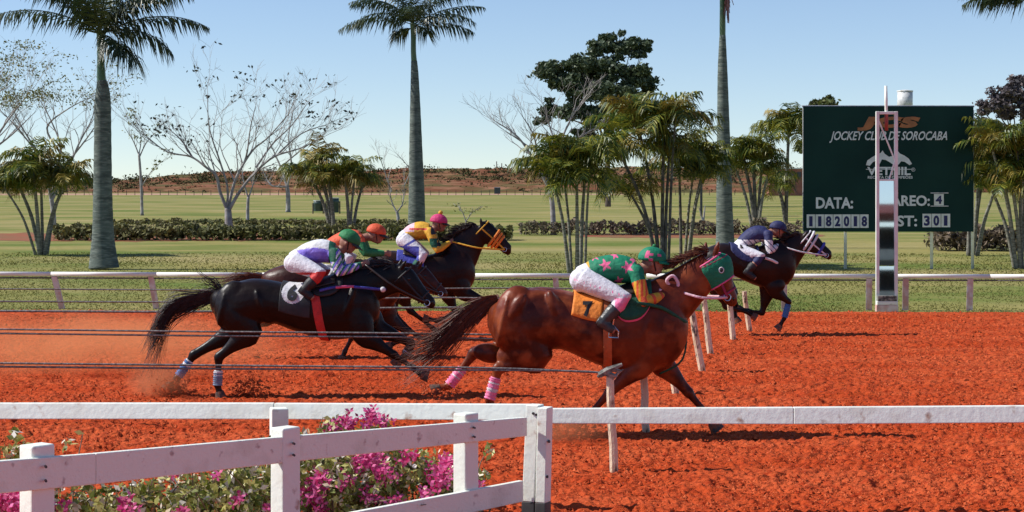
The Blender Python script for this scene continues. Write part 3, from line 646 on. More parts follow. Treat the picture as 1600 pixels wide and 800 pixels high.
def bare(lab, base, trunk, limbs, seed, mt='bark', leaf=None, nleaf=0, lsz=.1, group=None, lvl=3, tw=1.0, wtr=10, leafrule=None, name='bare_tree', cat='tree', n0=3, tuft=3, ljit=.12, minr=.5):
    global rnd; rnd = random.Random(seed); D = DG(base[1]); s_ = D / F; bp = G(*base); root = thing(name, lab, cat, bp, group)
    m = MB(); tp = [(base[0], base[1] + 1.5)] + trunk; sp = smooth([tuple(P(x, y, D)) for x, y in tp], 5)
    m.tube(sp, [wtr * s_ / 2 * (1.25 if i == 0 else 1.0 - .3 * i / len(sp)) for i in range(len(sp))], 9); obj('trunk', m, M[mt], root, sm=True)
    m = MB(); tips = []
    for lb in limbs:
        w0 = lb[0]; dy = [0]; 
        for i in range(len(lb) - 2): dy.append(dy[-1] + rnd.uniform(-.5, .5) * 25 * s_ / 1.0 * .6)
        sp = smooth([tuple(P(x, y, D) + Vector((0, dy[i], 0))) for i, (x, y) in enumerate(lb[1:])], 5); n = len(sp)
        rr = [w0 * s_ / 2 * (1 - .82 * i / n) for i in range(n)]; m.tube(sp, rr, 7, cap=False); L = sum((Vector(sp[i + 1]) - Vector(sp[i])).length for i in range(n - 1))
        for i in range(n // 3, n, 2 if n > 12 else 1):
            d = Vector(sp[min(i + 1, n - 1)]) - Vector(sp[max(i - 1, 0)]); 
            if d.length == 0: continue
            d = d.normalized() + Vector((rnd.gauss(0, .6), rnd.gauss(0, .5), rnd.uniform(.0, .6)))
            grow(m, tips, Vector(sp[i]), d, L * rnd.uniform(.18, .34) * tw, max(rr[i] * .55, .012 * minr), lvl - 1, n0=n0)
        grow(m, tips, Vector(sp[-1]), Vector(sp[-1]) - Vector(sp[-2]), L * .25 * tw, max(rr[-1] * .8, .012 * minr), lvl - 1, n0=n0)
    obj('branches', m, M[mt], root)
    if leaf:
        ml = MB(); ok = [t for t in tips if (leafrule is None or leafrule((t[0].x / t[0].y * F + 800), HZ - (t[0].z - HC) / t[0].y * F))]
        for i in range(nleaf):
            if not ok: break
            t = rnd.choice(ok)[0]
            for _ in range(tuft): leafq(ml, t + Vector((rnd.gauss(0, ljit * 1.6), rnd.gauss(0, ljit), rnd.gauss(0, ljit * .22))), lsz * rnd.uniform(.6, 1.2))
        if ml.v: obj('leaves', ml, M[leaf], root)
    return root
bare('wide leafless tree with a forked pale trunk and few dark leaves, behind the hedge', (358, 372), [(357, 345), (356, 325)],
     [[6, (356, 330), (345, 300), (340, 275), (325, 262), (300, 245), (265, 238), (235, 215)], [6, (356, 328), (362, 300), (372, 272), (395, 235), (420, 215), (450, 180)],
      [6, (358, 328), (375, 300), (400, 270), (430, 245), (470, 232), (505, 215)], [4.5, (355, 325), (356, 290), (345, 250), (330, 200), (328, 150)], [4, (372, 272), (385, 245), (392, 200), (400, 165)],
      [3.5, (400, 262), (425, 225), (455, 195), (480, 160)], [3.5, (300, 245), (285, 220), (262, 200)], [3.2, (430, 245), (470, 210), (510, 195)]], 31, leaf='leaf_dk', nleaf=125, lsz=.095, wtr=14, tw=1.0,
     leafrule=lambda x, y: y < 245 and (x > 485 or x < 300 or y < 165 or (x < 335 and y < 235)), lvl=3)
bare('feathery spreading tree with yellow-green layered leaves at the left edge', (84, 356), [(83, 330), (80, 310)],
     [[5, (80, 315), (75, 280), (60, 240), (30, 200), (0, 170)], [5, (80, 312), (88, 270), (95, 230), (80, 190), (60, 155)], [4.5, (82, 312), (105, 265), (125, 220), (140, 190), (150, 160)], [4, (95, 240), (75, 200), (110, 170), (150, 150)],
      [3.5, (60, 240), (30, 190), (15, 150)], [3.5, (105, 255), (135, 215), (160, 180)]], 32, leaf='leaf_yg', nleaf=170, lsz=.075, wtr=9, leafrule=lambda x, y: y < 172, group=None, tuft=9, ljit=.26)
bare('partly hidden feathery tree reaching in from beyond the left edge', (-45, 360), [(-44, 320), (-42, 290)], [[6, (-42, 300), (-20, 240), (10, 190), (40, 150)], [5, (-42, 295), (-45, 220), (-20, 160), (15, 135)], [4, (-20, 240), (20, 210), (50, 180)]], 33,
     leaf='leaf_yg', nleaf=130, lsz=.075, wtr=12, leafrule=lambda x, y: y < 170, tuft=9, ljit=.26)
bare('thin young leafless tree between the leftmost royal palm and the wide leafless tree', (222, 336), [(221, 300), (219, 265), (217, 240)], [[2.5, (217, 242), (208, 220), (195, 200)], [2.5, (218, 245), (228, 222), (245, 205)], [2, (222, 290), (240, 265), (258, 250)], [2, (217, 242), (220, 215), (212, 190)]], 34, leaf='leaf_yg', nleaf=60, lsz=.12, wtr=5, lvl=2)
bare('small thin bare tree just right of the wide tree\'s trunk', (387, 352), [(387, 325), (388, 308)], [[3, (388, 310), (380, 280), (375, 240)], [3, (388, 310), (396, 285), (400, 250)]], 35, wtr=6, lvl=2)
bare('crooked bare tree with a low bent limb, left of the yellow-topped clump palm', (450, 331), [(450, 305), (448, 290)], [[4, (448, 292), (425, 290), (415, 277)], [4, (448, 290), (438, 262), (428, 240), (420, 220)], [4, (449, 290), (456, 260), (452, 215), (460, 170)], [3, (438, 262), (470, 235), (500, 215)]], 36, wtr=8, lvl=3, leaf='leaf_dk', nleaf=30, lsz=.12)
bare('bare sapling with curved twigs left of the middle royal palm', (622, 352), [(622, 340), (620, 330)], [[3, (620, 332), (612, 315), (608, 290)], [3, (620, 332), (630, 315), (632, 280)], [2, (612, 300), (600, 265), (590, 235)], [2, (632, 290), (640, 265), (620, 240)]], 37, wtr=6, lvl=2)
bare('leafless grey tree spreading left in front of the big evergreen', (865, 366), [(863, 320), (858, 290)], [[6, (860, 300), (840, 260), (810, 215), (775, 190)], [5, (858, 295), (850, 250), (820, 225), (790, 205)], [6, (860, 290), (872, 240), (885, 200), (905, 165)], [5, (862, 290), (868, 235), (858, 195), (850, 165)], [4, (872, 240), (905, 215), (930, 200)], [4, (840, 262), (835, 215), (815, 180)]],
     38, wtr=9, lvl=3, tw=.9)
bare('forked bare stump sapling between the central palms and the slim royal palm', (1099, 358), [(1098, 340)], [[4, (1098, 345), (1092, 325)], [4, (1099, 345), (1102, 322)]], 39, wtr=6, lvl=1, tw=.3)
bare('small bare shrub tree far behind the middle hedge, right of the middle royal palm', (728, 352), [(728, 345)], [[2, (728, 346), (722, 330), (715, 322)], [2, (728, 346), (738, 332), (748, 326)]], 40, wtr=3, lvl=2, tw=.7, leaf='leaf_yg', nleaf=25, lsz=.07)

def leafy(lab, base, trunk, blobs, n, lsz, mt, seed, wtr=8, limbs=True, name='leafy_tree', bark='bark_d', group=None, D=None, thin=.35):
    global rnd; rnd = random.Random(seed); D = D or DG(base[1]); s_ = D / F; bp = Vector((P(base[0], 0, D).x, D, 0)); root = thing(name, lab, 'tree', bp, group)
    m = MB(); pts = [tuple(bp - Vector((0, 0, .2)))] + [tuple(P(x, y, D)) for x, y in trunk]; sp = smooth(pts, 5); m.tube(sp, [wtr * s_ / 2 * (1.2 - .6 * i / len(sp)) for i in range(len(sp))], 9); obj('trunk', m, M[bark], root, sm=True)
    top = Vector(sp[-1]); m = MB(); cs = []
    for (x, y, r) in blobs:
        c = P(x, y, D) + Vector((0, rnd.uniform(-1, 1) * 30 * s_, 0)); cs.append((c, r * s_)); st = Vector(sp[rnd.randrange(len(sp) // 2, len(sp))])
        md = st.lerp(c, .5) + Vector((0, 0, -.08 * (c - st).length)); m.tube(smooth([tuple(st), tuple(md), tuple(c)], 4), [wtr * s_ * .22 * (1 - .1 * i) for i in range(9)], 5, cap=False)
        for _ in range(5):
            e = c + Vector((rnd.gauss(0, .6), rnd.gauss(0, .6), rnd.gauss(0, .4))) * r * s_; m.tube([c, c.lerp(e, .5) + Vector((0, 0, .05)), e], [wtr * s_ * .06, wtr * s_ * .045, wtr * s_ * .02], 3, cap=False)
    obj('branches', m, M[bark], root)
    m = MB(); tot = sum(r ** 2 for _, r in cs)
    for c, r in cs:
        k = int(n * r * r / tot); sub = []
        for _ in range(max(4, int(9 * r / (18 * s_)))):
            v = Vector((rnd.gauss(0, 1), rnd.gauss(0, 1), rnd.gauss(0, .8))).normalized() * rnd.uniform(.35, .95); sub.append((c + Vector((v.x * r * 1.05, v.y * r, v.z * r * .8)), r * rnd.uniform(.25, .5)))
        for _ in range(k):
            cc, rr = rnd.choice(sub); v = Vector((rnd.gauss(0, .55), rnd.gauss(0, .55), rnd.gauss(0, .55)))
            leafq(m, cc + Vector((v.x * rr, v.y * rr, v.z * rr * .5)), lsz * rnd.uniform(.6, 1.3), flat=.8)
    obj('crown', m, M[mt], root); return root
leafy('big dark evergreen tree with an uneven layered crown behind the central palms', (950, 318), [(950, 270), (948, 235), (945, 195)],
      [(862, 112, 26), (885, 130, 24), (905, 98, 24), (935, 75, 22), (960, 66, 22), (985, 78, 20), (1003, 74, 15), (925, 115, 28), (955, 105, 28), (985, 112, 24), (1010, 130, 22), (940, 145, 28), (975, 145, 26), (905, 150, 24),
       (1018, 145, 14), (860, 170, 22), (885, 182, 22), (925, 180, 24), (960, 178, 24), (1000, 165, 20), (845, 190, 14), (915, 205, 18), (950, 60, 12), (970, 52, 9), (855, 100, 14), (1010, 68, 9)], 44000, .23, 'leaf_ever', 41, wtr=8, D=180)
leafy('pale green round tree peeping out behind the upper left corner of the board', (1283, 320), [(1283, 260), (1283, 200)], [(1262, 180, 20), (1283, 168, 20), (1302, 172, 17), (1256, 205, 18), (1280, 195, 22), (1270, 160, 10), (1295, 159, 11), (1252, 230, 14)], 9000, .24, 'leaf_olive', 42, wtr=10, D=170)
leafy('greyish purple dry tree behind the palms at the right edge', (1600, 340), [(1598, 280), (1596, 220)], [(1545, 165, 20), (1560, 150, 20), (1580, 140, 20), (1600, 150, 24), (1530, 175, 13), (1575, 175, 22), (1550, 195, 18), (1610, 180, 24), (1595, 125, 14), (1625, 140, 22), (1570, 210, 20), (1600, 215, 20)], 7500, .17, 'leaf_grey', 43, wtr=10, bark='bark_d')

# --- hedges: three clipped rows
def hedge(lab, x0, x1, py, hpx, n, seed, ragged=.35, m_='hedge'):
    global rnd; rnd = random.Random(seed); D = DG(py); s_ = D / F; root = thing('hedge', lab, 'hedge', G((x0 + x1) / 2, py), 'low clipped hedges crossing the infield')
    m = MB(); m2 = MB(); W = (x1 - x0) * s_; h = hpx * s_
    for i in range(n):
        u = rnd.random(); px = x0 + (x1 - x0) * u; k = mnoise.noise((px * .045, seed, 0)); k2 = mnoise.noise((px * .13, seed, 3))
        if k2 < -.12 and rnd.random() < .75: continue
        hh = h * (.92 + k * ragged + k2 * .3); z = hh * rnd.random() ** .6; d = rnd.gauss(0, .45)
        leafq(m, ((px - 800) / F * D, D + d, z), rnd.uniform(.06, .13), flat=.6)
    for i in range(int(W * 3.0)):
        px = rnd.uniform(x0, x1); x = (px - 800) / F * D; y = D + rnd.gauss(0, .3)
        m2.tube([(x, y, -.05), (x + rnd.gauss(0, .1), y, h * .5), (x + rnd.gauss(0, .25), y, h * .9)], [.02, .014, .006], 3)
    obj('foliage', m, M[m_], root); obj('branches', m2, M['bark_d'], root)
hedge('long low hedge with thick clipped foliage passing the wide bare tree\'s trunk', 86, 800, 374, 22, 19000, 51)
hedge('thin farther hedge line above the long low hedge on the left', 175, 640, 352, 9, 5000, 52)
hedge('sparse dry brownish hedge behind the central palms', 812, 1250, 366, 20, 5200, 53, ragged=.7, m_='hedge_dry')
hedge('hedge visible under and beside the green board at the far right', 1455, 1750, 390, 34, 6000, 54, ragged=.6, m_='hedge_dry')

# --- far small things
M['barrel'] = mat('dark_green_drum', (.02, .05, .045), (.04, .07, .06), .5, scale=4)
M['brick'] = mat('far_brick', (.34, .14, .09), (.26, .10, .07), .9, scale=1.5)
for i, (px, wd, y0, y1, lab) in enumerate([(497, 14, 314, 330, 'smaller dark green drum hung between short posts, far behind the palms'), (520, 19, 310, 332, 'larger dark green drum with a pale rim, right of the smaller drum')]):
    D = 140; k = D / F; c = P(px, y1, D); root = thing('drum', lab, 'barrel', Vector((c.x, D, 0)), 'two green drums in the field')
    h = (y1 - y0) * k; zb = c.z; m = MB(); r = wd * k / 2; m.tube([(c.x, D, zb), (c.x, D, zb + .03), (c.x, D, zb + h * .33), (c.x, D, zb + h * .35), (c.x, D, zb + h * .66), (c.x, D, zb + h * .68), (c.x, D, zb + h)], [r * .97, r, r, r * 1.04, r, r * 1.04, r], 16); obj('body', m, M['barrel'], root, sm=True)
    m = MB(); m.tube([(c.x, D, zb + h), (c.x, D, zb + h + .05)], r * 1.05, 16); obj('rim', m, M['galv'], root)
    for s_ in (-1, 1): m = MB(); m.tube([(c.x + s_ * r * 1.15, D, -.1), (c.x + s_ * r * 1.15, D, zb + h * .8)], .05, 6); obj('post', m, M['bark_d'], root)
D = 150; k = D / F; root = thing('water_tank', 'pale cylindrical water tank showing above the top edge of the green board', 'water tank', (P(1414, 0, D).x, D, 0))
c = P(1414, 165, D); m = MB(); r = 12 * k; zt_ = P(0, 142, D).z; m.tube([(c.x, D, c.z - .5), (c.x, D, zt_ - .05)], r, 22); obj('tank', m, M['galv'], root, sm=True)
m = MB(); m.tube([(c.x, D, zt_ - .06), (c.x, D, zt_ + .02), (c.x, D, zt_ + .08)], [r * 1.06, r * 1.06, r * .4], 22); obj('lid', m, M['white'], root)
for a in (-1, 1):
    for b_ in (-1, 1): m = MB(); m.tube([(c.x + a * r * .8, D + b_ * r * .8, -.1), (c.x + a * r * .8, D + b_ * r * .8, c.z - .5)], .07, 6); obj('leg', m, M['galv'], root)
# dark shelter seen between palm fronds, brick hut
D = 130; k = D / F; root = thing('shelter', 'dark raised shelter with a pale roof edge just left of the slim royal palm', 'building', (P(1112, 0, D).x, D, 0))
x0_, x1_ = P(1092, 0, D).x, P(1130, 0, D).x; za, zb_ = P(0, 262, D).z, P(0, 230, D).z
m = MB(); m.box(((x0_ + x1_) / 2, D, (za + zb_) / 2), (x1_ - x0_, 1.6, zb_ - za)); obj('cabin', m, M['darkgrey'], root)
m = MB(); m.box(((x0_ + x1_) / 2, D, zb_ + .08), (x1_ - x0_ + .3, 2.1, .16)); obj('roof', m, M['galv'], root)
for a in (x0_ + .1, x1_ - .1): m = MB(); m.box((a, D - .6, za / 2), (.16, .16, za)); obj('post', m, M['darkgrey'], root)
D = 330; root = thing('brick_building', 'small red brick building with dark windows left of the green board', 'building', (P(1228, 0, D).x, D, 0))
x0_, x1_ = P(1200, 0, D).x, P(1262, 0, D).x; h = P(0, 264, D).z; m = MB(); m.box(((x0_ + x1_) / 2, D, h / 2), (x1_ - x0_, 4, h)); obj('wall', m, M['brick'], root)
m = MB(); m.box(((x0_ + x1_) / 2, D, h + .1), (x1_ - x0_ + .4, 4.4, .2)); obj('roof', m, M['white_old'], root)
for px in (1210, 1222, 1234, 1246):
    m = MB(); m.box((P(px, 0, D).x, D - 2.02, P(0, 273, D).z), (.7, .06, .9)); obj('window', m, M['darkgrey'], root)
D = 380; root = thing('field_box', 'tiny dark green bin standing alone near the far edge of the field', 'bin', (P(777, 0, D).x, D, 0)); c = P(777, 293, D)
m = MB(); m.box((c.x, D, c.z / 2), (1.2, .8, c.z)); bevel(obj('box', m, M['barrel'], root), .02); m = MB(); m.box((c.x, D, c.z + .04), (1.3, .9, .08)); obj('lid', m, M['galv'], root)
# far wire fence along the pale road and thin poles on the skyline
D = 340; root = thing('far_fence', 'far line of small fence posts along the foot of the embankment', 'fence', (0, D, 0))
for i in range(100):
    px = -40 + i * 13.2; c = P(px, 0, D); m = MB(); m.box((c.x, D, .4), (.09, .09, .9)); obj('post', m, M['bark_d'], root)
for z in (.4, .75): m = MB(); m.box((P(610, 0, D).x, D, z), (150, .02, .02)); obj('wire', m, M['bark_d'], root)
for i, (px, y0, y1) in enumerate([(214, 272, 290), (249, 271, 290), (308, 268, 290), (776, 252, 290), (784, 255, 290)]):
    D = 460; c = P(px, y0, D); m = MB(); m.tube([(c.x, D, -.1), (c.x, D, c.z)], .11, 5)
    tag(obj('pole', m, M['bark_d'], loc=(c.x, D, 0)), ('thin far pole on the skyline just right of the leftmost royal palm', 'thin far pole on the skyline left of the thin young leafless tree', 'thin far pole on the skyline left of the wide leafless tree', 'taller thin far pole on the skyline, left of the close pair near the central palms', 'shorter thin far pole on the skyline, right of the close pair near the central palms')[i], 'pole', 'thin poles on the skyline')

# --- bougainvillea bushes behind the diagonal fence
M['bg_leaf'] = mat('bush_leaf', (.21, .24, .035), (.10, .13, .022), .45, scale=4, island=(.70, .62, .22), trans=.2)
M['bg_pale'] = mat('pale_dry_leaf', (.62, .50, .38), (.42, .30, .16), .7, scale=5, island=(.75, .68, .6))
M['bract'] = mat('magenta_bract', (.66, .02, .19), (.42, .01, .10), .6, scale=5, island=(.85, .18, .44), trans=.25)
M['twig'] = mat('bush_twig', (.10, .06, .04), (.18, .12, .08), .9, scale=8)
def bush(lab, seed, pods, flowers, nleaf):
    """pods [(px, py, r_px, D)] leaf volumes; flowers [(px, py, r_px, D)]"""
    global rnd; rnd = random.Random(seed); c0 = P(pods[0][0], pods[0][1], pods[0][3]); root = thing('flowering_bush', lab, 'bush', (c0.x, c0.y, 0), 'bougainvillea bushes behind the diagonal fence')
    m = MB(); md = MB(); mt_ = MB(); tot = sum(p[2] ** 2 for p in pods)
    for (px, py, r, D) in pods:
        c = P(px, py, D); s_ = D / F; rr = r * s_
        for _ in range(int(rr * 46)):
            b = Vector((c.x + rnd.gauss(0, .5) * rr, c.y + rnd.gauss(0, .2), 0)); e = c + Vector((rnd.gauss(0, .55) * rr, rnd.gauss(0, .3), rnd.gauss(.15, .5) * rr)); q = b.lerp(e, .5) + Vector((rnd.gauss(0, .08), 0, .06))
            mt_.tube(smooth([tuple(b), tuple(q), tuple(e)], 3), [.008, .008, .007, .006, .005, .004, .003], 3)
        for _ in range(int(nleaf * r * r / tot)):
            v = Vector((rnd.gauss(0, 1), rnd.gauss(0, 1), rnd.gauss(0, 1))).normalized() * rnd.random() ** .45; q = c + Vector((v.x * rr * 1.25, v.y * .38, v.z * rr * .9))
            if q.z < .02: continue
            if mnoise.noise(q * 5.5) < -.12: continue
            leafq(md if rnd.random() < .2 else m, q, rnd.uniform(.016, .038), flat=.5)
    obj('foliage', m, M['bg_leaf'], root); obj('dry_leaves', md, M['bg_pale'], root); obj('branches', mt_, M['twig'], root)
    m = MB()
    for (px, py, r, D) in flowers:
        c = P(px, py, D); rr = r * D / F
        for _ in range(int(4 + r * r * .07)):
            q = c + Vector((rnd.gauss(0, .42) * rr, rnd.gauss(0, .07) - .05, rnd.gauss(0, .38) * rr))
            for k in range(3):
                a = k * 2.09 + rnd.random(); d = Vector((math.cos(a), rnd.uniform(-.5, .5), math.sin(a))); t = d.orthogonal().normalized() * .011
                mb_ = q + d * .016; m.add([q, mb_ + t, q + d * .034 , mb_ - t], [(0, 1, 2, 3)])
    obj('flowers', m, M['bract'], root)
bush('dense bougainvillea heavy with magenta flowers, between the middle and right fence posts', 61,
     [(560, 735, 60, 12.5), (500, 745, 55, 12.2), (620, 740, 55, 12.7), (680, 740, 40, 12.8), (560, 785, 70, 12.3), (660, 785, 50, 12.6), (540, 690, 40, 12.7), (590, 672, 24, 12.9), (480, 700, 30, 12.5), (700, 775, 40, 12.7), (515, 670, 22, 12.8)],
     [(520, 668, 15, 12.7), (545, 660, 17, 12.7), (580, 652, 20, 12.7), (600, 660, 12, 12.7), (575, 715, 30, 12.3), (600, 735, 22, 12.3), (540, 750, 14, 12.1), (492, 765, 26, 12.0), (500, 745, 16, 12.0), (640, 710, 14, 12.5), (685, 740, 24, 12.5), (700, 720, 18, 12.6), (620, 780, 14, 12.2), (580, 770, 18, 12.2), (690, 755, 12, 12.5), (665, 770, 12, 12.3), (500, 790, 14, 12.)], 8500)
bush('leafy bougainvillea with few flowers, between the left and middle fence posts', 62,
     [(400, 745, 55, 11.9), (340, 770, 55, 11.6), (280, 785, 50, 11.4), (220, 790, 45, 11.2), (150, 800, 45, 10.9), (420, 790, 50, 11.9), (340, 800, 55, 11.5), (455, 740, 30, 12.2), (365, 735, 26, 11.8), (110, 780, 30, 10.8), (410, 700, 15, 12.2), (225, 770, 22, 11.3)],
     [(375, 775, 9, 11.4), (275, 738, 7, 11.5), (200, 795, 13, 10.8), (195, 780, 8, 10.8), (100, 790, 14, 10.5), (285, 800, 8, 11), (345, 735, 5, 11.5), (420, 790, 7, 11.6)], 8000)
bush('bougainvillea at the left picture edge with one big magenta bunch low down', 63,
     [(30, 760, 40, 10.4), (0, 780, 45, 10.2), (-60, 760, 60, 10.2), (60, 790, 40, 10.5), (25, 705, 16, 10.9), (5, 690, 13, 10.8), (50, 680, 10, 11.), (108, 690, 8, 11.1), (-60, 700, 40, 10.4)],
     [(15, 778, 22, 10.0), (40, 775, 14, 10.1), (25, 795, 16, 10.0), (-40, 770, 30, 10.)], 3800)
bush('sprig of leaves with a single flower right of the last fence post', 64, [(752, 745, 12, 12.9), (755, 780, 16, 12.9), (765, 705, 7, 12.9)], [(752, 752, 5, 12.8)], 260)
# ------------------------------------------------------------------ horses and jockeys
def coat(name, a, b, c3=None): return mat(name, a, b, .40, scale=3.5, detail=3, bump=.35, bscale=5.5, bdist=.04, spec=.22, coat=.04, c3=c3, s3=6)
M['coat_black'] = coat('near_black_coat', (.005, .003, .0025), (.012, .0055, .004))
M['coat_chestnut'] = coat('chestnut_coat', (.155, .027, .008), (.06, .009, .0035), (.26, .062, .019))  # last tone: scattered lighter patches painting sunlit highlights into the coat
M['coat_brown'] = coat('brown_coat', (.07, .018, .008), (.035, .009, .005))
M['coat_dark'] = coat('dark_bay_coat', (.008, .0035, .003), (.022, .007, .004))
M['points'] = coat('dark_points', (.018, .010, .008), (.03, .014, .01))
M['hair_black'] = mat('black_hair', (.012, .008, .008), (.03, .018, .015), .5, scale=20)
M['hair_chestnut'] = mat('dark_chestnut_hair', (.05, .014, .009), (.09, .028, .014), .5, scale=20, island=(.13, .04, .018))
M['hoof'] = mat('hoof_horn', (.05, .04, .035), (.22, .07, .03), .7, scale=20)
M['eye'] = mat('eye', (.01, .008, .008), None, .15)
M['goggle'] = mat('dark_goggles', (.03, .025, .02), None, .12)
M['skin'] = mat('skin', (.36, .17, .11), (.30, .13, .085), .55, scale=12)
M['breech'] = mat('white_breeches', (.74, .72, .76), (.66, .64, .68), .75, scale=12, bump=.7, bscale=22, bdist=.02)
M['boot'] = mat('dark_boot', (.035, .037, .036), (.06, .062, .06), .4, scale=9, bump=.4, bscale=18)
M['black'] = mat('black_cloth', (.012, .012, .013), (.02, .02, .022), .6, scale=9)
M['leather'] = mat('black_leather', (.02, .014, .012), (.04, .025, .02), .4, scale=20)
def cloth(n, a, b=None): return mat(n, a, b or tuple(x * .8 for x in a), .7, scale=14, bump=.6, bscale=20, bdist=.02)
M['green'] = cloth('green_silk', (.0, .21, .10)); M['pinkst'] = cloth('pink_star', (.78, .12, .28)); M['yellow'] = cloth('yellow_cloth', (.78, .42, .03)); M['orange'] = cloth('orange_cloth', (.90, .26, .028))
M['violet'] = cloth('violet_silk', (.17, .11, .60), (.27, .20, .70)); M['whitec'] = cloth('white_cloth', (.76, .75, .76)); M['redc'] = cloth('red_cloth', (.60, .035, .03)); M['redor'] = cloth('orange_red_cloth', (.74, .10, .03))
M['dgreen'] = cloth('dark_green_cloth', (.0, .09, .045)); M['mgreen'] = cloth('mid_green_cloth', (.015, .20, .06)); M['navyc'] = cloth('navy_cloth', (.018, .022, .10)); M['bluec'] = cloth('blue_wrap', (.05, .19, .46)); M['greyblue'] = cloth('greyblue_wrap', (.20, .27, .38)); M['pinkw'] = cloth('pink_wrap', (.85, .17, .36), (.85, .32, .48))
M['maroon'] = cloth('maroon_cloth', (.34, .02, .07)); M['magenta'] = cloth('magenta_cloth', (.62, .03, .16)); M['palepink'] = cloth('pale_pink', (.84, .52, .58)); M['purple'] = cloth('blue_cloth', (.06, .07, .40)); M['strap_o'] = cloth('orange_strap', (.50, .12, .03)); M['metal'] = mat('bit_metal', (.6, .6, .6), None, .25, metal=1)

# trunk of the chestnut, metres: x from buttock, top, bottom, half width
TR = [(-.03, 1.10, .98, .04), (0, 1.15, .90, .12), (.08, 1.205, .80, .20), (.2, 1.26, .74, .255), (.32, 1.30, .72, .275), (.44, 1.322, .74, .275), (.62, 1.30, .765, .265), (.85, 1.25, .67, .285), (1.05, 1.26, .595, .28), (1.25, 1.32, .555, .25), (1.4, 1.36, .565, .225), (1.55, 1.35, .60, .21), (1.66, 1.27, .68, .17), (1.73, 1.12, .80, .10), (1.755, 1.0, .9, .04)]
TRS = [tuple(q) for q in smooth(TR, 4)]
class Horse:
    def __init__(h, lab, gy, bx, za, zb, k=1.0, coatm='coat_chestnut', hair='hair_chestnut', q=1.0, group='racehorses galloping in the race'):
        h.D = DG(gy); h.s = F / h.D; h.gy = gy; h.bx = bx; h.za = za; h.zb = zb; h.k = k; h.q = q
        h.root = thing('racehorse', lab, 'horse', (P(bx + 140 * h.s / 175, 0, h.D).x, h.D, 0), group)
        h.mb = MB(); h.coat = M[coatm]; h.hair = M[hair]; h.X0 = P(bx, 0, h.D).x
        n = 26; rings = []
        for (x, zt, zb_, hw) in TRS:
            rings.append(h.ring(x, zt, zb_, hw, n))
        for i in range(len(rings) - 1):
            o = len(h.mb.v) if i == 0 else o
            if i == 0:
                for r in rings: h.mb.v += [tuple(v) for v in r]
            for kx in range(n):
                k2 = (kx + 1) % n; a = o + i * n; b = a + n; h.mb.f.append((a + kx, a + k2, b + k2, b + kx)); h.mb.m.append(0)
        h.mb.f.append(tuple(o + kx for kx in reversed(range(n)))); h.mb.f.append(tuple(o + (len(rings) - 1) * n + kx for kx in range(n))); h.mb.m += [0, 0]
    def w(h, px, py, lat=0): return P(px, py, h.D) + Vector((0, lat, 0))
    def tz(h, z): return h.za * z + h.zb
    def ring(h, x, zt, zb, hw, n, off=0, a0=0, a1=2 * math.pi):
        zt, zb = h.tz(zt) + off, h.tz(zb) - off; zc, hh = (zt + zb) / 2, (zt - zb) / 2; out = []
        full = abs(a1 - a0 - 2 * math.pi) < 1e-6
        for i in range(n):
            an = a0 + (a1 - a0) * i / (n if full else n - 1); c, s_ = math.cos(an), math.sin(an); e = .86
            out.append(Vector((h.X0 + x * h.k, h.D + math.copysign(abs(s_) ** e, s_) * (hw * h.q + off), zc + math.copysign(abs(c) ** e, c) * hh)))
        return out
    def at(h, x):
        i = min(range(len(TRS)), key=lambda j: abs(TRS[j][0] - x)); i = max(0, min(i, len(TRS) - 2))
        if TRS[i][0] > x and i > 0: i -= 1
        a, b = TRS[i], TRS[i + 1]; t = (x - a[0]) / (b[0] - a[0]); return tuple(a[j] + (b[j] - a[j]) * t for j in range(4))
    def patch(h, name, x0, x1, down, m, off=.012, rule=None, slant=0, both=True, full=False, nx=14, na=26, rnd_=0):
        """cloth lying over the back; down = how far the angle runs from the top"""
        mb = MB(); grid_ = []
        for i in range(nx + 1):
            u = i / nx; rows = []; d = down * (1 - rnd_ * (abs(2 * u - 1) ** 3))
            for j in range(na + 1):
                an = -d + 2 * d * j / na if not full else -math.pi + 2 * math.pi * j / na
                x = x0 + (x1 - x0) * u + slant * (1 - math.cos(an)) / 2; q = h.at(x); rg = h.ring(q[0], q[1], q[2], q[3], 1, off, an, an + 1e-9 + 2 * math.pi)
                rows.append(rg[0])
            grid_.append(rows)
        vs = [p for r in grid_ for p in r]; k = na + 1
        mb.add(vs, [(i * k + j, i * k + j + 1, (i + 1) * k + j + 1, (i + 1) * k + j) for i in range(nx) for j in range(na)])
        o = obj(name, mb, m, h.root, sm=True)
        md = o.modifiers.new('solid', 'SOLIDIFY'); md.thickness = .012; md.offset = 0
        if rule: 
            L = origin(o); me = o.data
            me.polygons.foreach_set('material_index', [rule((p.center + L)) for p in me.polygons])
        return o
    def surf_y(h, X, Z, off=0):
        x = (X - h.X0) / h.k; q = h.at(x); zt, zb = h.tz(q[1]) + off, h.tz(q[2]) - off; zc, hh = (zt + zb) / 2, (zt - zb) / 2
        t = min(.98, abs(Z - zc) / hh); return h.D - (q[3] * h.q + off) * (1 - t ** (2 / .86)) ** (.43)
    def number(h, ch, px, py, hpx, m, off=.034, wpx=None, parent=None):
        o = text(ch, px, py, hpx, m, h.D, h.root, name='number', bold=.05, align='C', wpx=wpx, ext=.003); L = origin(o)
        me = o.data
        for v in me.vertices:
            ww = v.co + L; v.co.y = h.surf_y(ww.x, ww.z, off) - L.y + (ww.y - h.D)
        me.update(); return o
    def neck(h, pts):
        sp = smooth(pts, 5); h.mb.tube([tuple(h.w(a[0], a[1])) for a in sp], [(a[3] * h.q, a[2] / h.s) for a in sp], 20, lat=(0, 1, 0))
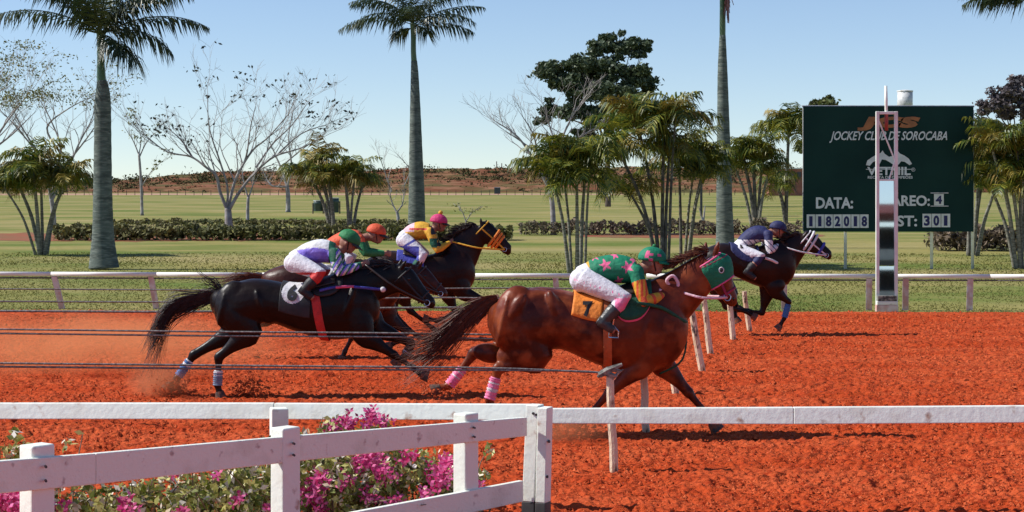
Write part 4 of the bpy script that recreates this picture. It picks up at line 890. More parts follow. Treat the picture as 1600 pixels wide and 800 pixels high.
    def head(h, pts):
        sp = smooth(pts, 5); h.hp = sp; h.mb.tube([tuple(h.w(a[0], a[1])) for a in sp], [(a[3] * h.q, a[2] / h.s) for a in sp], 18, lat=(0, 1, 0))
        # round off the muzzle, cheek
        a, b = sp[0], sp[-1]; h.mb.ell(h.w(b[0], b[1]), (b[3] * h.q, b[3] * h.q * .95, b[2] / h.s * .98), 12, 8)
        c = sp[5]; d = Vector((b[0] - a[0], b[1] - a[1])).normalized(); nrm = Vector((-d.y, d.x)); h.d2 = d
    def hpt(h, t, off=0, lat=0):
        x = t * (len(h.hp) - 1); i = min(int(x), len(h.hp) - 2); a = h.hp[i] + (h.hp[i + 1] - h.hp[i]) * (x - i); n = Vector((h.d2.y, -h.d2.x))
        return P(a[0] + n.x * a[2] * off, a[1] + n.y * a[2] * off, h.D) + Vector((0, lat * a[3] * h.q, 0)), a
    def ear(h, b, t, lat):
        p, q = h.w(b[0], b[1], lat), h.w(t[0], t[1], lat * 1.2); h.mb.tube([p - (q - p) * .3, p, p.lerp(q, .45), p.lerp(q, .8), q], [.022 * h.q, .026 * h.q, .027 * h.q, .016 * h.q, .004], 8)
    def leg(h, kind, J, lat, wrap=None, lat2=None, hoofdir=None, thick=1.0):
        q = h.q * thick; lat2 = lat if lat2 is None else lat2
        jp = [h.w(x, y, lat if i < 2 else lat2) for i, (x, y) in enumerate(J)]
        if kind == 'hind':
            tab = [(0, 1, 0, .13, .20), (0, 1, .45, .135, .20), (1, 2, 0, .10, .150), (1, 2, .3, .078, .112), (1, 2, .65, .050, .066), (1, 2, .9, .042, .056), (2, 3, .02, .046, .060), (2, 3, .2, .034, .044), (2, 3, .55, .027, .034), (2, 3, .85, .029, .036), (3, 4, 0, .039, .045), (3, 4, .5, .029, .035), (3, 4, 1, .040, .046)]
        else:
            tab = [(0, 1, 0, .09, .17), (0, 1, .5, .10, .165), (1, 2, 0, .082, .125), (1, 2, .3, .066, .092), (1, 2, .65, .047, .060), (1, 2, .88, .041, .050), (2, 3, .0, .045, .052), (2, 3, .18, .031, .038), (2, 3, .5, .026, .032), (2, 3, .85, .028, .034), (3, 4, 0, .038, .043), (3, 4, .5, .028, .033), (3, 4, 1, .040, .046)]
        st = []
        for a, b, t, r1, r2 in tab:
            p = jp[a].lerp(jp[b], t); st.append((*p, r1 * q, r2 * q))
        sp = smooth(st, 3); h.mb.tube([tuple(a[:3]) for a in sp], [(a[3], a[4]) for a in sp], 14, lat=(0, 1, 0))
        d = (jp[4] - jp[3]).normalized() if hoofdir is None else Vector((hoofdir[0], 0, -hoofdir[1])).normalized()
        m = MB(); c = jp[4]; n = Vector((0, 1, 0)).cross(d); m.tube([c - d * .012, c + d * .01, c + d * .075 * q + n * .0], [(.040 * q, .046 * q), (.046 * q, .052 * q), (.058 * q, .068 * q)], 12, lat=(0, 1, 0))
        obj('hoof', m, M['hoof'], h.root, sm=False)
        if wrap:
            t0, t1, mats_, stripes = wrap; m = MB(); n = 14
            for i in range(n):
                a, b = t0 + (t1 - t0) * i / n, t0 + (t1 - t0) * (i + 1) / n; pa, pb = jp[2].lerp(jp[3], a), jp[2].lerp(jp[3], b); rr = .040 * q + (.006 if i % 2 else 0)
                m.tube([pa, pb], [(rr, rr * 1.15), (rr, rr * 1.15)], 14, cap=(i in (0, n - 1)), mi=1 if i in stripes else 0, lat=(0, 1, 0))
            obj('leg_wrap', m, [M[x] for x in mats_], h.root, sm=True)
    def bulge(h, px, py, lat, r, ang=0): h.mb.ell(h.w(px, py, lat), tuple(a * h.q for a in r), 16, 10, rot=Matrix.Rotation(R(ang), 3, 'Y'))
    def finish(h, vox=.013, legs=None):
        me = remesh(h.mb, vox, 5, .5); mats_ = [h.coat] + ([M['points']] if legs else []); o = obj('body', me, mats_, h.root, sm=True)
        if legs: paint(o, lambda c: 1 if c.z < legs + .05 * mnoise.noise(c * 9) and abs(c.x - h.X0 - .85) > -9 else 0)
        h.body = o
        for sgn in (-1, 1):
            p, a = h.hpt(.28, .35, sgn * .86); m = MB(); m.ell(p, (.02, .014, .02), 10, 7); obj('eye', m, M['eye'], h.root, sm=True)
            p, a = h.hpt(.97, .25, sgn * .8); m = MB(); m.ell(p, (.014, .012, .017), 8, 6); obj('nostril', m, M['eye'], h.root, sm=True)
    def hairs(h, name, path, n, r0, r1, wid=.006, lat0=.02, lat1=.08, wav=.05, lmin=.6, seed=1, m=None):
        r_ = random.Random(seed); sp = [Vector(h.w(a[0], a[1])) for a in smooth(path, 5)]; N = len(sp); mb = MB()
        for i in range(n):
            a = r_.uniform(0, 6.28); rr = math.sqrt(r_.random()); ln = r_.uniform(lmin, 1.06); ph = r_.uniform(0, 6.28); pts = []; rad = []; dr = r_.gauss(0, 1)
            K = 12
            for j in range(K + 1):
                t = j / K * min(ln, 1.0); x = t * (N - 1); q = min(int(x), N - 2); p = sp[q].lerp(sp[q + 1], x - q); sc_ = r0 + (r1 - r0) * t
                ex = (t ** 1.6) * wav
                pts.append(p + Vector((math.cos(a) * rr * sc_ * .6 + ex * math.sin(ph + t * 5) * .5, math.sin(a) * rr * (lat0 + (lat1 - lat0) * t), math.sin(a * 1.7) * rr * sc_ + ex * (dr * .8 + .4 * math.sin(ph + t * 6))))); rad.append(wid * (1 - .75 * j / K))
            mb.tube(pts, rad, 3, cap=False)
        return obj(name, mb, m or h.hair, h.root, sm=True)
    def mane(h, crest, dirx, diry, n, L, seed=2, wid=.006):
        """tufts rising from the crest line, blown towards (dirx, diry) in photo directions"""
        r_ = random.Random(seed); sp = [h.w(a[0], a[1]) for a in smooth(crest, 5)]; mb = MB()
        for i in range(n):
            x = r_.random() * (len(sp) - 1.01); q = int(x); p = sp[q].lerp(sp[q + 1], x - q) + Vector((0, r_.gauss(0, .02), r_.uniform(-.03, .0))); l = L * r_.uniform(.5, 1.1)
            d = Vector((dirx + r_.gauss(0, .25), r_.gauss(0, .35) - .25, -diry + r_.gauss(0, .25))).normalized(); d2 = (d + Vector((dirx * .5, 0, -.5))).normalized()
            mb.tube([p, p + d * l * .35, p + d * l * .6 + d2 * l * .2, p + d * l * .65 + d2 * l * .45], [wid, wid, wid * .7, wid * .2], 3, cap=False)
        return obj('mane', mb, h.hair, h.root, sm=True)
    def strap(h, name, pts, m, r=.008, flat=1.6, parent=None):
        mb = MB(); sp = smooth([tuple(p) for p in pts], 5); mb.tube(sp, [(r * .7, r * flat)] * len(sp), 6, lat=(0, 1, 0)); return obj(name, mb, m, parent or h.root, sm=True)
    def headband(h, name, t, m, wd=.012, off=1.06, tilt=0):
        mb = MB(); n = 20; p0 = [];
        for i in range(n + 1):
            an = 2 * math.pi * i / n; p, a = h.hpt(t + tilt * math.cos(an), math.cos(an) * off, math.sin(an) * off); p0.append(p)
        mb.tube(p0, wd, 6, cap=False); return obj(name, mb, m, h.root, sm=True)
    def bridle(h, m, hand=None, nose=.68, reinm=None, cheek=True):
        root = h.headband('noseband', nose, m, .011); h.headband('crownpiece', .1, m, .010, tilt=.05)
        for sgn in (-1, 1):
            a, _ = h.hpt(.10, .2, sgn * 1.06); b, _ = h.hpt(.5, -.1, sgn * 1.05); c, _ = h.hpt(.86, -.35, sgn * 1.1)
            h.strap('cheek_strap', [a, b, c], m, .008)
            mb = MB(); n = 14; cc = c; pr = [cc + Vector((math.cos(6.283 * i / n) * .03, 0, math.sin(6.283 * i / n) * .03)) for i in range(n + 1)]; mb.tube(pr, .005, 5, cap=False); obj('bit_ring', mb, M['metal'], h.root)
            if hand is not None:
                hd = hand + Vector((0, sgn * .07, 0)); md = c.lerp(hd, .5) + Vector((0, sgn * .12, -.03)); h.strap('rein', [c, md, hd], reinm or m, .008)

class Jockey:
    def __init__(j, lab, h, J, face=(1, .12), helm='green', lats=None, q=1.0, group='jockeys riding in the race'):
        """J: photo pixels of pel, wa, ch, sh, neck, head, elb, hand, knee, ank, toe"""
        j.h = h; w = h.w; j.q = q; j.J = J; j.root = thing('person', lab, 'person', (w(*J['pel']).x, h.D, w(*J['pel']).z - .1), group)
        f = Vector((face[0], 0, -face[1])).normalized(); up = Vector((-f.z, 0, f.x)); 
        if up.z < 0: up = -up
        j.rot = Matrix((f, Vector((0, 1, 0)).cross(Vector((0,0,0))) if False else Vector((0, 1, 0)), up)).transposed(); j.f = f; j.up = up
        j.hc = w(*J['head'])
        j.limbs = {}
        b = MB(); pel, wa, ch, sh = [w(*J[k]) for k in ('pel', 'wa', 'ch', 'sh')]; nk = w(*J['neck']); hc = j.hc
        b.tube(smooth([tuple(pel) + (.13, .10), tuple(wa) + (.11, .085), tuple(ch) + (.14, .10), tuple(sh) + (.15, .085)], 4) and [q_[:3] for q_ in smooth([tuple(pel) + (.13, .10), tuple(wa) + (.11, .085), tuple(ch) + (.14, .10), tuple(sh) + (.15, .085)], 4)], [(a[3] * q, a[4] * q) for a in smooth([(0, 0, 0, .13, .10), (0, 0, 0, .11, .085), (0, 0, 0, .14, .10), (0, 0, 0, .15, .085)], 4)], 14, lat=(0, 1, 0))
        b.tube([sh, nk, hc - j.up * .05 * q], [.06 * q, .052 * q, .05 * q], 10)
        b.ell(hc, (.098 * q, .076 * q, .112 * q), 16, 12, rot=j.rot); b.ell(hc + f * .03 * q - j.up * .068 * q, (.062 * q, .054 * q, .048 * q), 12, 8, rot=j.rot)
        b.tube([hc + f * .088 * q + j.up * .012 * q, hc + f * .115 * q - j.up * .022 * q, hc + f * .092 * q - j.up * .030 * q], [.010 * q, .015 * q, .011 * q], 8)
        b.ell(hc + f * .088 * q + j.up * .024 * q, (.016, .055, .010), 10, 6, rot=j.rot); b.ell(hc + f * .088 * q - j.up * .052 * q, (.012, .026, .009), 8, 6, rot=j.rot)
        for s in (-1, 1):
            b.ell(hc - j.up * .012 * q + Vector((0, s * .078 * q, 0)) - f * .01, (.018, .012, .03), 8, 6, rot=j.rot)
            S_, E_, H_ = w(*J['sh'], s * .165 * q), w(*J['elb'], s * .235 * q), w(*J['hand'], s * .075 * q)
            Hp, K_, A_, T_ = w(*J['pel'], s * .10 * q), w(*J['knee'], s * .265 * q), w(*J['ank'], s * .285 * q), w(*J['toe'], s * .295 * q)
            if s > 0 and 'elb2' in J: E_ = w(*J['elb2'], .22 * q); H_ = w(*J['hand2'], .07 * q)
            j.limbs[s] = (S_, E_, H_, Hp, K_, A_, T_)
            b.tube([S_, S_.lerp(E_, .5), E_, E_.lerp(H_, .35), H_], [.045 * q, .044 * q, .036 * q, .038 * q, .026 * q], 10)
            b.tube([Hp, Hp.lerp(K_, .5), K_, K_.lerp(A_, .35), A_], [.08 * q, .07 * q, .05 * q, .052 * q, .036 * q], 10)
            b.tube([A_, T_], [.036 * q, .03 * q], 8)
            d = (H_ - E_).normalized(); side = Vector((0, -s, 0)); side = (side - d * side.dot(d)).normalized(); dn = d.cross(side); 
            if dn.z > 0: dn = -dn
            b.ell(H_ + d * .035, (.046 * q, .020 * q, .038 * q), 10, 8, rot=Matrix((d, side, dn)).transposed())
            for i in range(4):                                            # fingers curled round the rein
                o_ = H_ + d * .065 * q + dn * (.030 - .019 * i) * -1 * q; l = (.040, .046, .043, .034)[i] * q
                b.tube([o_ - d * .02, o_ + d * l * .45, o_ + d * l * .6 + side * l * .55, o_ + d * l * .15 + side * l * .85, o_ - d * l * .2 + side * l * .75], [.0095 * q, .009 * q, .0088 * q, .0082 * q, .0075 * q], 6)
            o_ = H_ + d * .02 - dn * .03 * q; b.tube([o_, o_ + d * .03 - dn * .008 + side * .012, o_ + d * .052 + side * .03], [.012 * q, .011 * q, .009 * q], 6)
        me = remesh(b, .0075, 2, .4); obj('body', me, M['skin'], j.root, sm=True)
        for s in (-1, 1): m = MB(); m.ell(hc + f * .086 * q + j.up * .008 * q + Vector((0, s * .033 * q, 0)), (.009, .011, .008), 8, 6); obj('eye', m, M['eye'], j.root, sm=True)
        m = MB(); m.tube([hc + j.rot @ Vector((.098 * math.cos(a), .086 * math.sin(a), .014)) * q for a in [-1.2 + 2.4 * i / 10 for i in range(11)]], [(.012 * q, .022 * q) if 2 < i < 8 else (.007, .010) for i in range(11)], 8, lat=(0, 0, 1)); obj('goggles', m, M['goggle'], j.root, sm=True)
        # helmet
        m = MB(); n = 20; rows = 8; vs = []; cc = hc + j.up * .028 * q - f * .008 * q
        for i in range(rows + 1):
            th = (math.pi / 2) * i / rows * 1.12
            for k in range(n):
                ph = 2 * math.pi * k / n; v = Vector((.128 * math.sin(th) * math.cos(ph), .102 * math.sin(th) * math.sin(ph), .108 * math.cos(th))) * q; vs.append(cc + j.rot @ v)
        m.add(vs, [(i * n + k, (i + 1) * n + k, (i + 1) * n + (k + 1) % n, i * n + (k + 1) % n) for i in range(rows) for k in range(n)])
        o = obj('helmet', m, helm if isinstance(helm, list) else M[helm], j.root, sm=True); j.helmet = o
        md = o.modifiers.new('s', 'SOLIDIFY'); md.thickness = .014; md.offset = -1
        m = MB(); vs = []
        for k in range(11):
            ph = -1.15 + 2.3 * k / 10; a = cc + j.rot @ Vector((.124 * math.cos(ph), .100 * math.sin(ph), -.010)) * q; e = cc + j.rot @ Vector((.124 * math.cos(ph) + .062 * math.cos(ph) ** 1.5 if math.cos(ph) > 0 else .124 * math.cos(ph), .104 * math.sin(ph), -.036)) * q; vs += [a, e]
        m.add(vs, [(2 * k, 2 * k + 1, 2 * k + 3, 2 * k + 2) for k in range(10)]); vz = obj('visor', m, M['black'] if not isinstance(helm, list) else helm[0], o if False else j.root, sm=True); md = vz.modifiers.new('s', 'SOLIDIFY'); md.thickness = .006
        for s in (-1, 1):
            a = cc + j.rot @ Vector((.01, s * .095, -.02)) * q; bq = hc + f * .045 * q - j.up * .118 * q
            m = MB(); m.tube([a, a.lerp(bq, .6) + Vector((0, s * .02, 0)), bq], .006, 5); obj('chin_strap', m, M['black'], j.root)
    def shirt(j, mats_, rule, vox=.0105):
        b = MB(); w = j.h.w; J = j.J; q = j.q
        st = smooth([tuple(w(*J['pel'])) + (.135, .10), tuple(w(*J['wa'])) + (.145, .118), tuple(w(*J['ch'])) + (.178, .130), tuple(w(*J['sh'])) + (.175, .105), tuple(w(*J['neck']).lerp(w(*J['sh']), .5)) + (.075, .07)], 4)[2:]
        b.tube([a[:3] for a in st], [(a[3] * q, a[4] * q) for a in st], 18, lat=(0, 1, 0))
        for s in (-1, 1):
            S_, E_, H_ = j.limbs[s][:3]; b.ell(S_, (.075 * q, .06 * q, .07 * q), 12, 8); b.tube([S_, S_.lerp(E_, .3), S_.lerp(E_, .75), E_, E_.lerp(H_, .3), E_.lerp(H_, .8), E_.lerp(H_, .95)], [.064 * q, .066 * q, .058 * q, .050 * q, .054 * q, .038 * q, .033 * q], 12)
        o = obj('shirt', remesh(b, vox, 3, .4), [M[x] for x in mats_], j.root, sm=True); paint(o, rule); return o
    def breeches(j, mats_=('breech',), rule=None, low=.45):
        b = MB(); w = j.h.w; J = j.J; q = j.q
        pel = w(*J['pel']); wa = w(*J['wa']); b.tube([pel - (wa - pel) * .30, pel, pel.lerp(wa, .45), pel.lerp(wa, .75)], [(.12 * q, .085 * q), (.165 * q, .122 * q), (.152 * q, .120 * q), (.132 * q, .108 * q)], 18, lat=(0, 1, 0))
        for s in (-1, 1):
            Hp, K_, A_ = j.limbs[s][3:6]; b.tube([Hp, Hp.lerp(K_, .3), Hp.lerp(K_, .7), K_, K_.lerp(A_, .25), K_.lerp(A_, low)], [.108 * q, .102 * q, .084 * q, .070 * q, .064 * q, .055 * q], 14)
            b.ell(Hp - (w(*J['wa']) - pel).normalized() * .02 * q, (.105 * q, .09 * q, .105 * q), 12, 8)
        o = obj('breeches', remesh(b, .011, 3, .4), [M[x] for x in mats_], j.root, sm=True)
        if rule: paint(o, rule)
        return o
    def boots(j, m='boot', top=.35):
        for s in (-1, 1):
            K_, A_, T_ = j.limbs[s][4:7]; q = j.q; b = MB(); b.tube([K_.lerp(A_, top), K_.lerp(A_, top + .2), K_.lerp(A_, .85), A_], [.064 * q, .066 * q, .050 * q, .046 * q], 12)
            d = (T_ - A_).normalized(); b.tube([A_ - d * .045 * q, A_, A_.lerp(T_, .5), T_ - d * .03, T_], [.040 * q, .050 * q, .044 * q, .040 * q, .022 * q], 10)
            obj('boot', remesh(b, .009, 2, .4), M[m], j.root, sm=True)
    def stirrup(j):
        pass

# stars as a paint rule: 2-D test in photo pixels on the camera side
def topx(h, c): return (c.x / h.D * F + 800, HZ - (c.z - HC) / h.D * F)
def in_star(x, y, cx, cy, r, rot=0):
    dx, dy = x - cx, y - cy; d = math.hypot(dx, dy)
    if d > r: return False
    a = (math.atan2(dx, -dy) + rot) % (2 * math.pi / 5) - math.pi / 5; k = abs(a) / (math.pi / 5)   # k=1 at a tip
    return d < r * (.42 + .58 * k ** 1.7)

# ================= horse 7, chestnut, nearest
h = Horse('chestnut racehorse with a green hood and orange cloth numbered 7, nearest the camera', 680, 767, 1, 0, 1.0)
h.neck([(1010, 492, 50, .20), (1040, 474, 44, .175), (1068, 452, 36, .125), (1092, 432, 30, .100), (1112, 418, 26, .085)])
h.head([(1104, 408, 22, .085), (1112, 418, 30, .098), (1122, 431, 25, .092), (1130, 445, 17, .072), (1137, 458, 13, .058), (1143, 469, 11, .055)])
h.ear((1117, 394), (1123, 376), -.05); h.ear((1103, 396), (1104, 377), .05)
h.leg('hind', [(803, 500), (838, 556), (779, 573), (765, 622), (770, 640)], -.13, wrap=(.30, .98, ('pinkw', 'whitec'), (3, 7, 8)))
h.leg('hind', [(795, 505), (820, 545), (741, 553), (702, 604), (686, 610)], .13, wrap=(.50, 1.0, ('pinkw', 'whitec'), (2, 6)))
h.leg('fore', [(1018, 505), (1000, 568), (952, 610), (912, 655), (896, 676)], -.12)
h.leg('fore', [(1030, 505), (1035, 568), (1078, 616), (1104, 647), (1116, 664)], .10)
h.bulge(806, 498, -.135, (.21, .14, .31), 8); h.bulge(822, 545, -.13, (.19, .12, .20), -25); h.bulge(798, 556, -.10, (.13, .08, .12)); h.bulge(786, 500, -.20, (.045, .075, .24), 12); h.bulge(806, 480, -.235, (.06, .05, .15), 30); h.bulge(864, 478, -.205, (.06, .07, .16), -15); h.bulge(985, 525, -.185, (.06, .065, .18), 12); h.bulge(1006, 512, -.175, (.045, .065, .20), 20); h.bulge(765, 553, .08, (.16, .08, .09), 10); h.bulge(1010, 500, -.13, (.16, .10, .26), 20); h.bulge(1020, 545, -.11, (.15, .10, .15)); h.bulge(835, 468, -.11, (.24, .13, .10)); h.bulge(1044, 520, -.06, (.12, .12, .15))
h.bulge(873, 500, -.12, (.14, .13, .2), 10)
h.finish(.012)
h.hairs('tail', [(775, 470), (755, 478), (735, 492), (712, 512), (688, 533), (660, 547), (632, 556)], 620, .055, .15, .0042, .03, .09, .17, .45, 3)
h.mane([(1012, 432), (1052, 414), (1064, 405), (1085, 396), (1108, 388)][1:], -.9, -.25, 420, .10, 4, .005)
cl7 = h.patch('saddle_cloth', .74, 1.0, 1.34, M['orange'], .018, slant=-.09)
h.number('7', 917, 489, 21, M['black'], .034, wpx=16)
h.patch('girth', .975, 1.05, 0, M['strap_o'], .012, full=True, nx=3, na=44, slant=.02)
h.patch('saddle_pad', 1.08, 1.42, 1.35, M['dgreen'], .020, nx=10, rnd_=.25)
h.patch('pad_binding', 1.08, 1.42, 1.39, M['pinkst'], .014, nx=10, rnd_=.25)
h.patch('saddle', .98, 1.28, .7, M['leather'], .04, nx=8)
h.strap('breast_strap', [h.w(990, 470, -.30), h.w(1030, 478, -.235), h.w(1066, 500, -.13), h.w(1074, 503, 0)], M['dgreen'], .011)
h.strap('martingale', [h.w(1074, 503, 0), h.w(1066, 560, -.05), h.w(1030, 584, -.02)], M['dgreen'], .006)
# hood: shell round the upper head
mb = MB(); n = 22; rows_ = []
for i in range(15):
    t = .05 + .50 * i / 14; rows_.append([h.hpt(t, math.cos(6.283 * k / n) * 1.05, math.sin(6.283 * k / n) * 1.06)[0] for k in range(n)])
mb.add([p for r in rows_ for p in r], [(i * n + k, i * n + (k + 1) % n, (i + 1) * n + (k + 1) % n, (i + 1) * n + k) for i in range(14) for k in range(n)])
ho = obj('hood', mb, M['green'], h.root, sm=True); md = ho.modifiers.new('s', 'SOLIDIFY'); md.thickness = .008
h.headband('hood_edge', .03, M['pinkst'], .010, 1.08); h.headband('hood_edge', .55, M['pinkst'], .009, 1.12)
for s_ in (-1, 1):
    mb = MB(); p, a = h.hpt(.32, .3, s_ * 1.08); n_ = 16; mb.tube([p + Vector((math.cos(6.283 * i / n_) * .020, -.004 * -s_, math.sin(6.283 * i / n_) * .024)) for i in range(n_ + 1)], .005, 5, cap=False); obj('eye_hole_trim', mb, M['whitec'], h.root)
    mb = MB(); mb.ell(p, (.018, .014, .020), 10, 7); obj('blinker_cup', mb, M['black'], h.root, sm=True)
hd = h.w(1052, 452)
h.bridle(M['maroon'], hd, nose=.78, reinm=M['palepink'])
h.strap('lead_loop', [h.w(1052, 452, -.1), h.w(1040, 438, -.12), h.w(1050, 430, -.12), h.w(1058, 444, -.12), h.w(1048, 456, -.11), h.w(1028, 452, -.14)], M['palepink'], .010)
JK = dict(pel=(911, 436), wa=(935, 423), ch=(965, 420), sh=(992, 424), neck=(1007, 419), head=(1020, 409), elb=(1004, 469), hand=(1046, 458), knee=(974, 464), ank=(938, 500), toe=(958, 514))
j = Jockey('jockey in a green top with pink stars and white breeches, riding the nearest chestnut horse', h, JK, (1, .1), [M['green'], M['pinkst'], M['black']], q=1.0)
stars = [(945, 413, 10), (979, 416, 10), (928, 400, 8), (966, 438, 8), (989, 405, 7), (960, 398, 7), (935, 437, 7)]
def rule7(c):
    x, y = topx(h, c)
    S_, E_, H_ = j.limbs[-1][:3] if c.y < h.D else j.limbs[1][:3]
    ab = (E_ - S_); t = (c - S_).dot(ab) / ab.length_squared; dist = (c - S_ - ab * max(0, min(1, t))).length
    hb = (H_ - E_); t2 = (c - E_).dot(hb) / hb.length_squared; d2 = (c - E_ - hb * max(0, min(1, t2))).length
    if abs(c.y - h.D) > .1 and d2 < .07 and t2 > -.1 and d2 < dist + .012: return 3 if (t2 * 6) % 2 < 1.3 else 2
    if dist < .075 and t > .32 and abs(c.y - h.D) > .12: return 2 if math.sin(x * .9) > .0 else 3
    if x < 918 + (y - 400) * .15: return 3
    for (cx, cy, r) in stars:
        if in_star(x, y, cx, cy, r, .3): return 1
    return 0
j.shirt(('green', 'pinkst', 'redor', 'yellow'), rule7, .0085)
j.breeches(('breech', 'pinkw'), lambda c: 1 if (topx(h, c)[0] > 958 and topx(h, c)[1] > 462) or (abs(math.sin(topx(h, c)[0] * 1.3)) < .35 and abs(topx(h, c)[1] - (441 + (topx(h, c)[0] - 915) * .32)) < 1.6) else 0)
j.boots('boot', .40)
paint(j.helmet, lambda c: 1 if in_star(*topx(h, c), 1011, 399, 8) or in_star(*topx(h, c), 1028, 398, 7.5, .5) else 0)
mb = MB(); mb.ell(j.hc + j.up * .142, (.018, .018, .018), 8, 6); obj('helmet_button', mb, M['mgreen'], j.root, sm=True)
mb = MB(); c = j.limbs[-1][6]; mb.tube([c + Vector((-.05, 0, .0)), c + Vector((-.055, 0, -.05)), c + Vector((.03, 0, -.055)), c + Vector((.03, 0, .0)), c + Vector((-.02, 0, .06)), c + Vector((-.05, 0, 0))], .008, 5); mb.tube([c + Vector((-.02, 0, .06)), h.w(960, 468, -.3)], .01, 5); st_ = obj('stirrup', mb, M['metal'], h.root)

# ================= horse 6, black
h = Horse('near-black racehorse with a white number 6 cloth, second nearest the camera', 619, 333, .84, .128, 1.0, 'coat_black', 'hair_black', .95)
h.neck([(540, 455, 40, .18), (562, 446, 36, .15), (590, 440, 29, .11), (612, 436, 25, .09), (630, 436, 21, .08)])
h.head([(622, 430, 18, .08), (630, 437, 22, .09), (643, 448, 18, .085), (656, 459, 13, .065), (667, 468, 10, .055), (674, 474, 9, .05)])
h.ear((628, 418), (636, 405), -.05); h.ear((622, 418), (628, 404), .05)
h.leg('hind', [(362, 480), (392, 518), (345, 556), (343, 600), (346, 611)], -.13, wrap=(.48, 1.0, ('greyblue', 'whitec'), (0, 1, 4)))
h.leg('hind', [(358, 482), (372, 515), (300, 556), (274, 592), (262, 604)], .13, wrap=(.25, .92, ('bluec', 'whitec'), (0, 3, 4)))
h.leg('fore', [(552, 480), (572, 525), (617, 553), (648, 574), (660, 584)], -.12, hoofdir=(1, .25))
h.leg('fore', [(560, 482), (588, 515), (643, 538), (632, 556), (622, 566)], .11, wrap=(.2, .95, ('black', 'whitec'), (9, 10, 12)))
h.bulge(368, 478, -.13, (.22, .13, .29), 8); h.bulge(380, 505, -.13, (.18, .11, .18), -20); h.bulge(352, 480, -.19, (.05, .07, .2), 12); h.bulge(410, 470, -.22, (.035, .06, .15), -15); h.bulge(548, 470, -.18, (.04, .06, .2), 20); h.bulge(545, 480, -.12, (.15, .1, .25), 20); h.bulge(392, 452, -.1, (.22, .12, .1)); h.bulge(425, 480, -.11, (.14, .12, .18), 10); h.bulge(570, 490, -.05, (.12, .12, .14))
h.finish(.013)
h.hairs('tail', [(342, 462), (325, 465), (300, 472), (272, 482), (254, 500), (244, 528), (236, 556)], 520, .05, .10, .0042, .03, .08, .17, .45, 5)
h.hairs('tail', [(345, 455), (335, 448), (315, 446), (300, 460)], 40, .03, .10, .005, .03, .08, .16, .5, 6)
h.mane([(545, 428), (570, 420), (595, 414), (620, 412)], -.9, -.2, 260, .15, 4)
def r6(c):
    x, y = topx(h, c); d = ((x - 462) / 17.5) ** 2 + ((y - 455) / 17) ** 2; return 1 if d < 1 and c.y < h.D else 0
sc6 = h.patch('saddle_cloth', .74, 1.06, 1.75, [M['black'], M['whitec']], .016, nx=60, na=110, rule=r6, slant=-.03)
h.number('6', 461, 466, 22, M['black'], .030, wpx=16)
h.patch('girth', 1.02, 1.11, 0, M['redc'], .012, full=True, nx=3, na=44, slant=.12)
h.patch('saddle', .98, 1.3, .75, M['leather'], .04, nx=8); h.patch('saddle_pad', 1.05, 1.38, 1.15, M['black'], .02, nx=10, rnd_=.25)
for (a, b_, m_) in [((503, 452), (528, 447), 'purple'), ((528, 447), (556, 446), 'pinkst'), ((556, 446), (604, 452), 'purple')]:
    h.strap('breast_strap', [h.w(*a, -.26), h.w((a[0] + b_[0]) / 2, (a[1] + b_[1]) / 2 - .5, -.245), h.w(*b_, -.20 if b_[0] < 600 else -.1)], M[m_], .010)
h.bridle(M['black'], h.w(570, 412), nose=.7, reinm=M['leather'])
mb = MB(); mb.ell(h.w(600, 451, -.17), (.03, .018, .03), 10, 6); obj('noseband_fleece', mb, M['whitec'], h.root, sm=True)
JK = dict(pel=(462, 409), wa=(480, 397), ch=(503, 392), sh=(525, 396), neck=(537, 388), head=(545, 378), elb=(532, 424), hand=(567, 413), knee=(505, 426), ank=(478, 452), toe=(494, 464))
j = Jockey('jockey in a violet top and dark green helmet, riding the black horse number 6', h, JK, (1, .55), 'mgreen', q=.97)
def rule6(c):
    x, y = topx(h, c)
    if abs(c.y - h.D) > .13 and (y > 408 or x > 528): return 1 if (x * .22 + y * .13) % 2 < .7 else (2 if (x * .22 + y * .13) % 2 < 1.3 else 0)
    if x > 516: return 3
    if y < 386 + abs(x - 495) * .15 or x < 463: return 1
    return 0
j.shirt(('violet', 'whitec', 'mgreen', 'dgreen'), rule6)
j.breeches(('breech', 'redc'), lambda c: 1 if (lambda x, y: (x > 488 and y > 424) or (y > 420 and abs(y - 427 - (x - 460) * -.05) < 2))(*topx(h, c)) else 0)
j.boots('black', .4)
hx6 = h

# ================= red-helmet jockey's brown horse
h = Horse('brown racehorse almost hidden behind the black horse number 6, its jockey in an orange-red helmet', 560, 412, .86, .10, 1.0, 'coat_brown', 'hair_chestnut', .95)
h.neck([(580, 440, 34, .17), (600, 434, 30, .14), (622, 432, 24, .10), (642, 432, 20, .085), (656, 432, 18, .08)])
h.head([(650, 427, 15, .08), (657, 433, 18, .09), (668, 441, 15, .08), (679, 449, 11, .065), (688, 455, 8.5, .055), (694, 459, 7.5, .05)])
h.ear((655, 417), (661, 407), -.05); h.ear((650, 417), (655, 406), .05)
h.leg('hind', [(440, 455), (462, 485), (418, 503), (382, 516), (368, 522)], -.12); h.leg('hind', [(436, 455), (455, 485), (410, 500), (376, 508), (362, 512)], .12)
h.leg('fore', [(588, 465), (572, 500), (552, 524), (540, 548), (537, 556)], -.11); h.leg('fore', [(592, 465), (608, 500), (636, 520), (622, 534), (610, 540)], .11)
h.finish(.015, legs=.55)
h.hairs('tail', [(420, 438), (400, 434), (375, 436), (350, 444), (325, 452)], 110, .04, .10, .006, .03, .08, .12, .5, 7)
h.mane([(570, 412), (595, 408), (620, 408), (645, 412)], -.9, -.2, 130, .13, 8)
h.patch('saddle_cloth', .78, 1.08, 1.5, M['whitec'], .016); h.bridle(M['leather'], h.w(574, 396), reinm=M['leather'])
